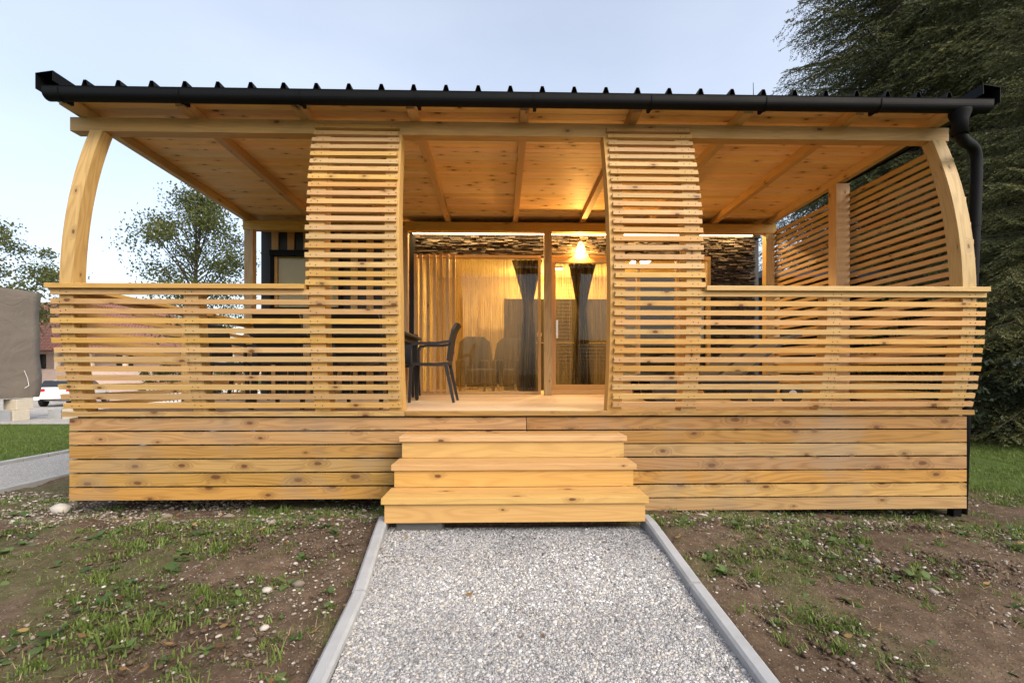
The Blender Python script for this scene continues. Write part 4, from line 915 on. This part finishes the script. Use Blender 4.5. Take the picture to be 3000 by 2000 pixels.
for s_ in (-1, 1):
    mb = MB(); mb.hexa([(s_*.86, .35, .96), (s_*.865, 2.8, .96), (s_*.80, .35, .96), (s_*.80, 2.8, .96), (s_*.70, .6, 1.36), (s_*.70, 2.3, 1.36), (s_*.66, .6, 1.36), (s_*.66, 2.3, 1.36)]); mb.build('side_window', M['car_glass'], car)
    mb = MB(); mb.box(min(s_*.42, s_*.87), max(s_*.42, s_*.87), -.035, .12, .80, .95); mb.build('tail_light', M['red_lens'], car, bevel=.02)
    for yw in (.75, 3.3):
        mb = MB(); mb.tube([(s_*.72, yw, .32), (s_*.90, yw, .32)], .32, 20); wq = mb.build('wheel', M['tyre'], car); mb = MB(); mb.tube([(s_*.89, yw, .32), (s_*.91, yw, .32)], .2, 16); mb.build('rim', M['steel'], wq)
mb = MB(); mb.box(-.86, .86, -.07, .1, .36, .60); mb.build('bumper', M['car_paint'], car, bevel=.04)
mb = MB(); mb.box(-.6, .6, -.085, -.071, .36, .42); mb.build('valance', M['dark_metal'], car)
# tiled house
def tiles():
    b = N('red_roof_tiles'); p = b.obj(); sp = b.n('ShaderNodeSeparateXYZ'); b.l(p, sp.inputs[0])
    a = b.math('FRACT', b.math('MULTIPLY', sp.outputs[2], 4.2)); c = b.math('FRACT', b.math('MULTIPLY', sp.outputs[0], 3.6)); n = b.noise(p, 3, 4, .6)
    h = b.math('ADD', a, b.math('MULTIPLY', b.math('SINE', b.math('MULTIPLY', c, 3.14159)), .6)); b.bump(h, 1, .08)
    col = b.mix(n, (.16, .06, .045), (.32, .15, .11)); col = b.mix(b.math('MULTIPLY', b.step(a, .82, .95), .6), col, (.05, .02, .018)); return b.fin(col, .8)
M['tiles'] = tiles(); M['plaster'] = plain('pink_plaster', (.55, .42, .36), .9, 0, .1, 2, .2); M['plaster_pale'] = plain('pale_plaster', (.72, .60, .48), .9, 0, .08, 2, .2)
hs_ = thing('tiled_house', 'long house with a red tiled roof behind the railing at the left', 'house', (-36, 36, -.45))
mb = MB(); mb.box(-10, 9.5, 0, 7, 0, 1.9); mb.box(-10, 9.5, .9, 7, 1.9, 3.4); mb.build('wall', M['plaster'], hs_)
mb = MB(); V = [(-10.6, -.6, 3.35), (10.2, -.6, 3.35), (10.2, 7.6, 3.35), (-10.6, 7.6, 3.35), (-10.6, 3.5, 7.6), (6.6, 3.5, 7.6)]
me = bpy.data.meshes.new('roof'); me.from_pydata(V, [], [(0, 1, 5, 4), (1, 2, 5), (2, 3, 4, 5), (0, 4, 3), (3, 2, 1, 0)]); link('roof', me, M['tiles'], hs_)
for k in range(7): mb = MB(); mb.box(-9+2.6*k, -8.75+2.6*k, -.02, .22, 1.9, 3.34); mb.build('pillar', M['plaster_pale'], hs_)
for k in range(5): mb = MB(); mb.box(-8.2+3.4*k, -6.9+3.4*k, .85, .895, 1.95, 3.1); mb.build('window', M['car_glass'], hs_)
ph = thing('pale_house', 'pale plastered house with a low roof behind the tree', 'house', (-20.5, 44, -.45))
mb = MB(); mb.box(-5, 5, 0, 7, 0, 3.6); mb.build('wall', M['plaster_pale'], ph)
mb = MB(); mb.sweep([(-5.5, 0, 0), (5.5, 0, 0)], lambda i: [((-5.5, 5.5)[i], -.6, 3.5), ((-5.5, 5.5)[i], 3.5, 6.2), ((-5.5, 5.5)[i], 7.6, 3.5)]); mb.build('roof', M['tiles'], ph)
for k in range(3): mb = MB(); mb.box(-4+3*k, -3+3*k, -.03, -.005, 1.0, 2.2); mb.build('window', M['car_glass'], ph)
M['pale_wood'] = plain('pale_pink_boards', (.62, .46, .38), .8, 0, .1, 3)
fn = thing('board_fence', 'pale vertical board fence seen through the left railing', 'fence', (-21, 29, gzb(-21, 29)))
mb = MB()
for k in range(58): mb.box(-5+.15*k, -4.86+.15*k, 0, .025, .05, 2.05+.03*random.random())
mb.build('boards', M['pale_wood'], fn); mb = MB(); mb.box(-5, 3.7, .026, .07, .5, .6); mb.box(-5, 3.7, .026, .07, 1.6, 1.7); mb.build('rails', M['pale_wood'], fn)
bl = thing('white_balustrade', 'low white balustrade in front of the pale fence', 'balustrade', (-16, 26, gzb(-16, 26)))
mb = MB(); mb.box(-4, 5, -.06, .06, .95, 1.05); mb.box(-4, 5, -.06, .06, .05, .15); mb.build('rail', M['white_plastic'], bl)
mb = MB()
for k in range(40): mb.box(-3.9+.22*k, -3.8+.22*k, -.04, .04, .15, .95)
mb.build('balusters', M['white_plastic'], bl)
for i, (x, y, lab) in enumerate(((-12.5, 22, 'green bush low behind the left railing, near the wall post'), (-19.5, 27.5, 'green bush in front of the pale fence'))):
    broadleaf('bush', 2.2, 3.6, 50+i, (x, y, -.45), lab, 5000, .05, 'leaf', 'bush', 'bushes beyond the left railing', (.08, .16), 40, .05)
# neighbouring cabin on the right
nb = thing('neighbour_cabin', 'dark-roofed cabin seen through the right trellis', 'cabin', (7.2, 12.2, -.3))
mb = MB(); mb.box(0, 5.0, 1.2, 7, .5, 3.9); mb.build('wall', M['dark_wall'], nb)
M['slate_roof'] = plain('blue_grey_roof', (.05, .058, .075), .5, 0, .15, 3)
mb = MB(); mb.hexa([(-.4, -.6, 3.95), (5.4, -.6, 3.95), (-.4, 7.4, 4.9), (5.4, 7.4, 4.9), (-.4, -.6, 4.12), (5.4, -.6, 4.12), (-.4, 7.4, 5.1), (5.4, 7.4, 5.1)], 1); mb.build('roof', M['slate_roof'], nb)
for x in (.1, 1.7, 3.3, 4.8): mb = MB(); mb.box(x-.07, x+.07, -.3, -.16, .2, 3.95); mb.build('post', M['slat'], nb)
mb = MB(); 
for k in range(12): mb.box(-.1, 5, -.33, -.302, .75+.12*k, .8+.12*k)
mb.build('slat_panel', M['slat'], nb)
mb = MB(); mb.box(1.2, 3.0, 1.16, 1.198, 1.4, 3.0); mb.build('window', M['car_glass'], nb)
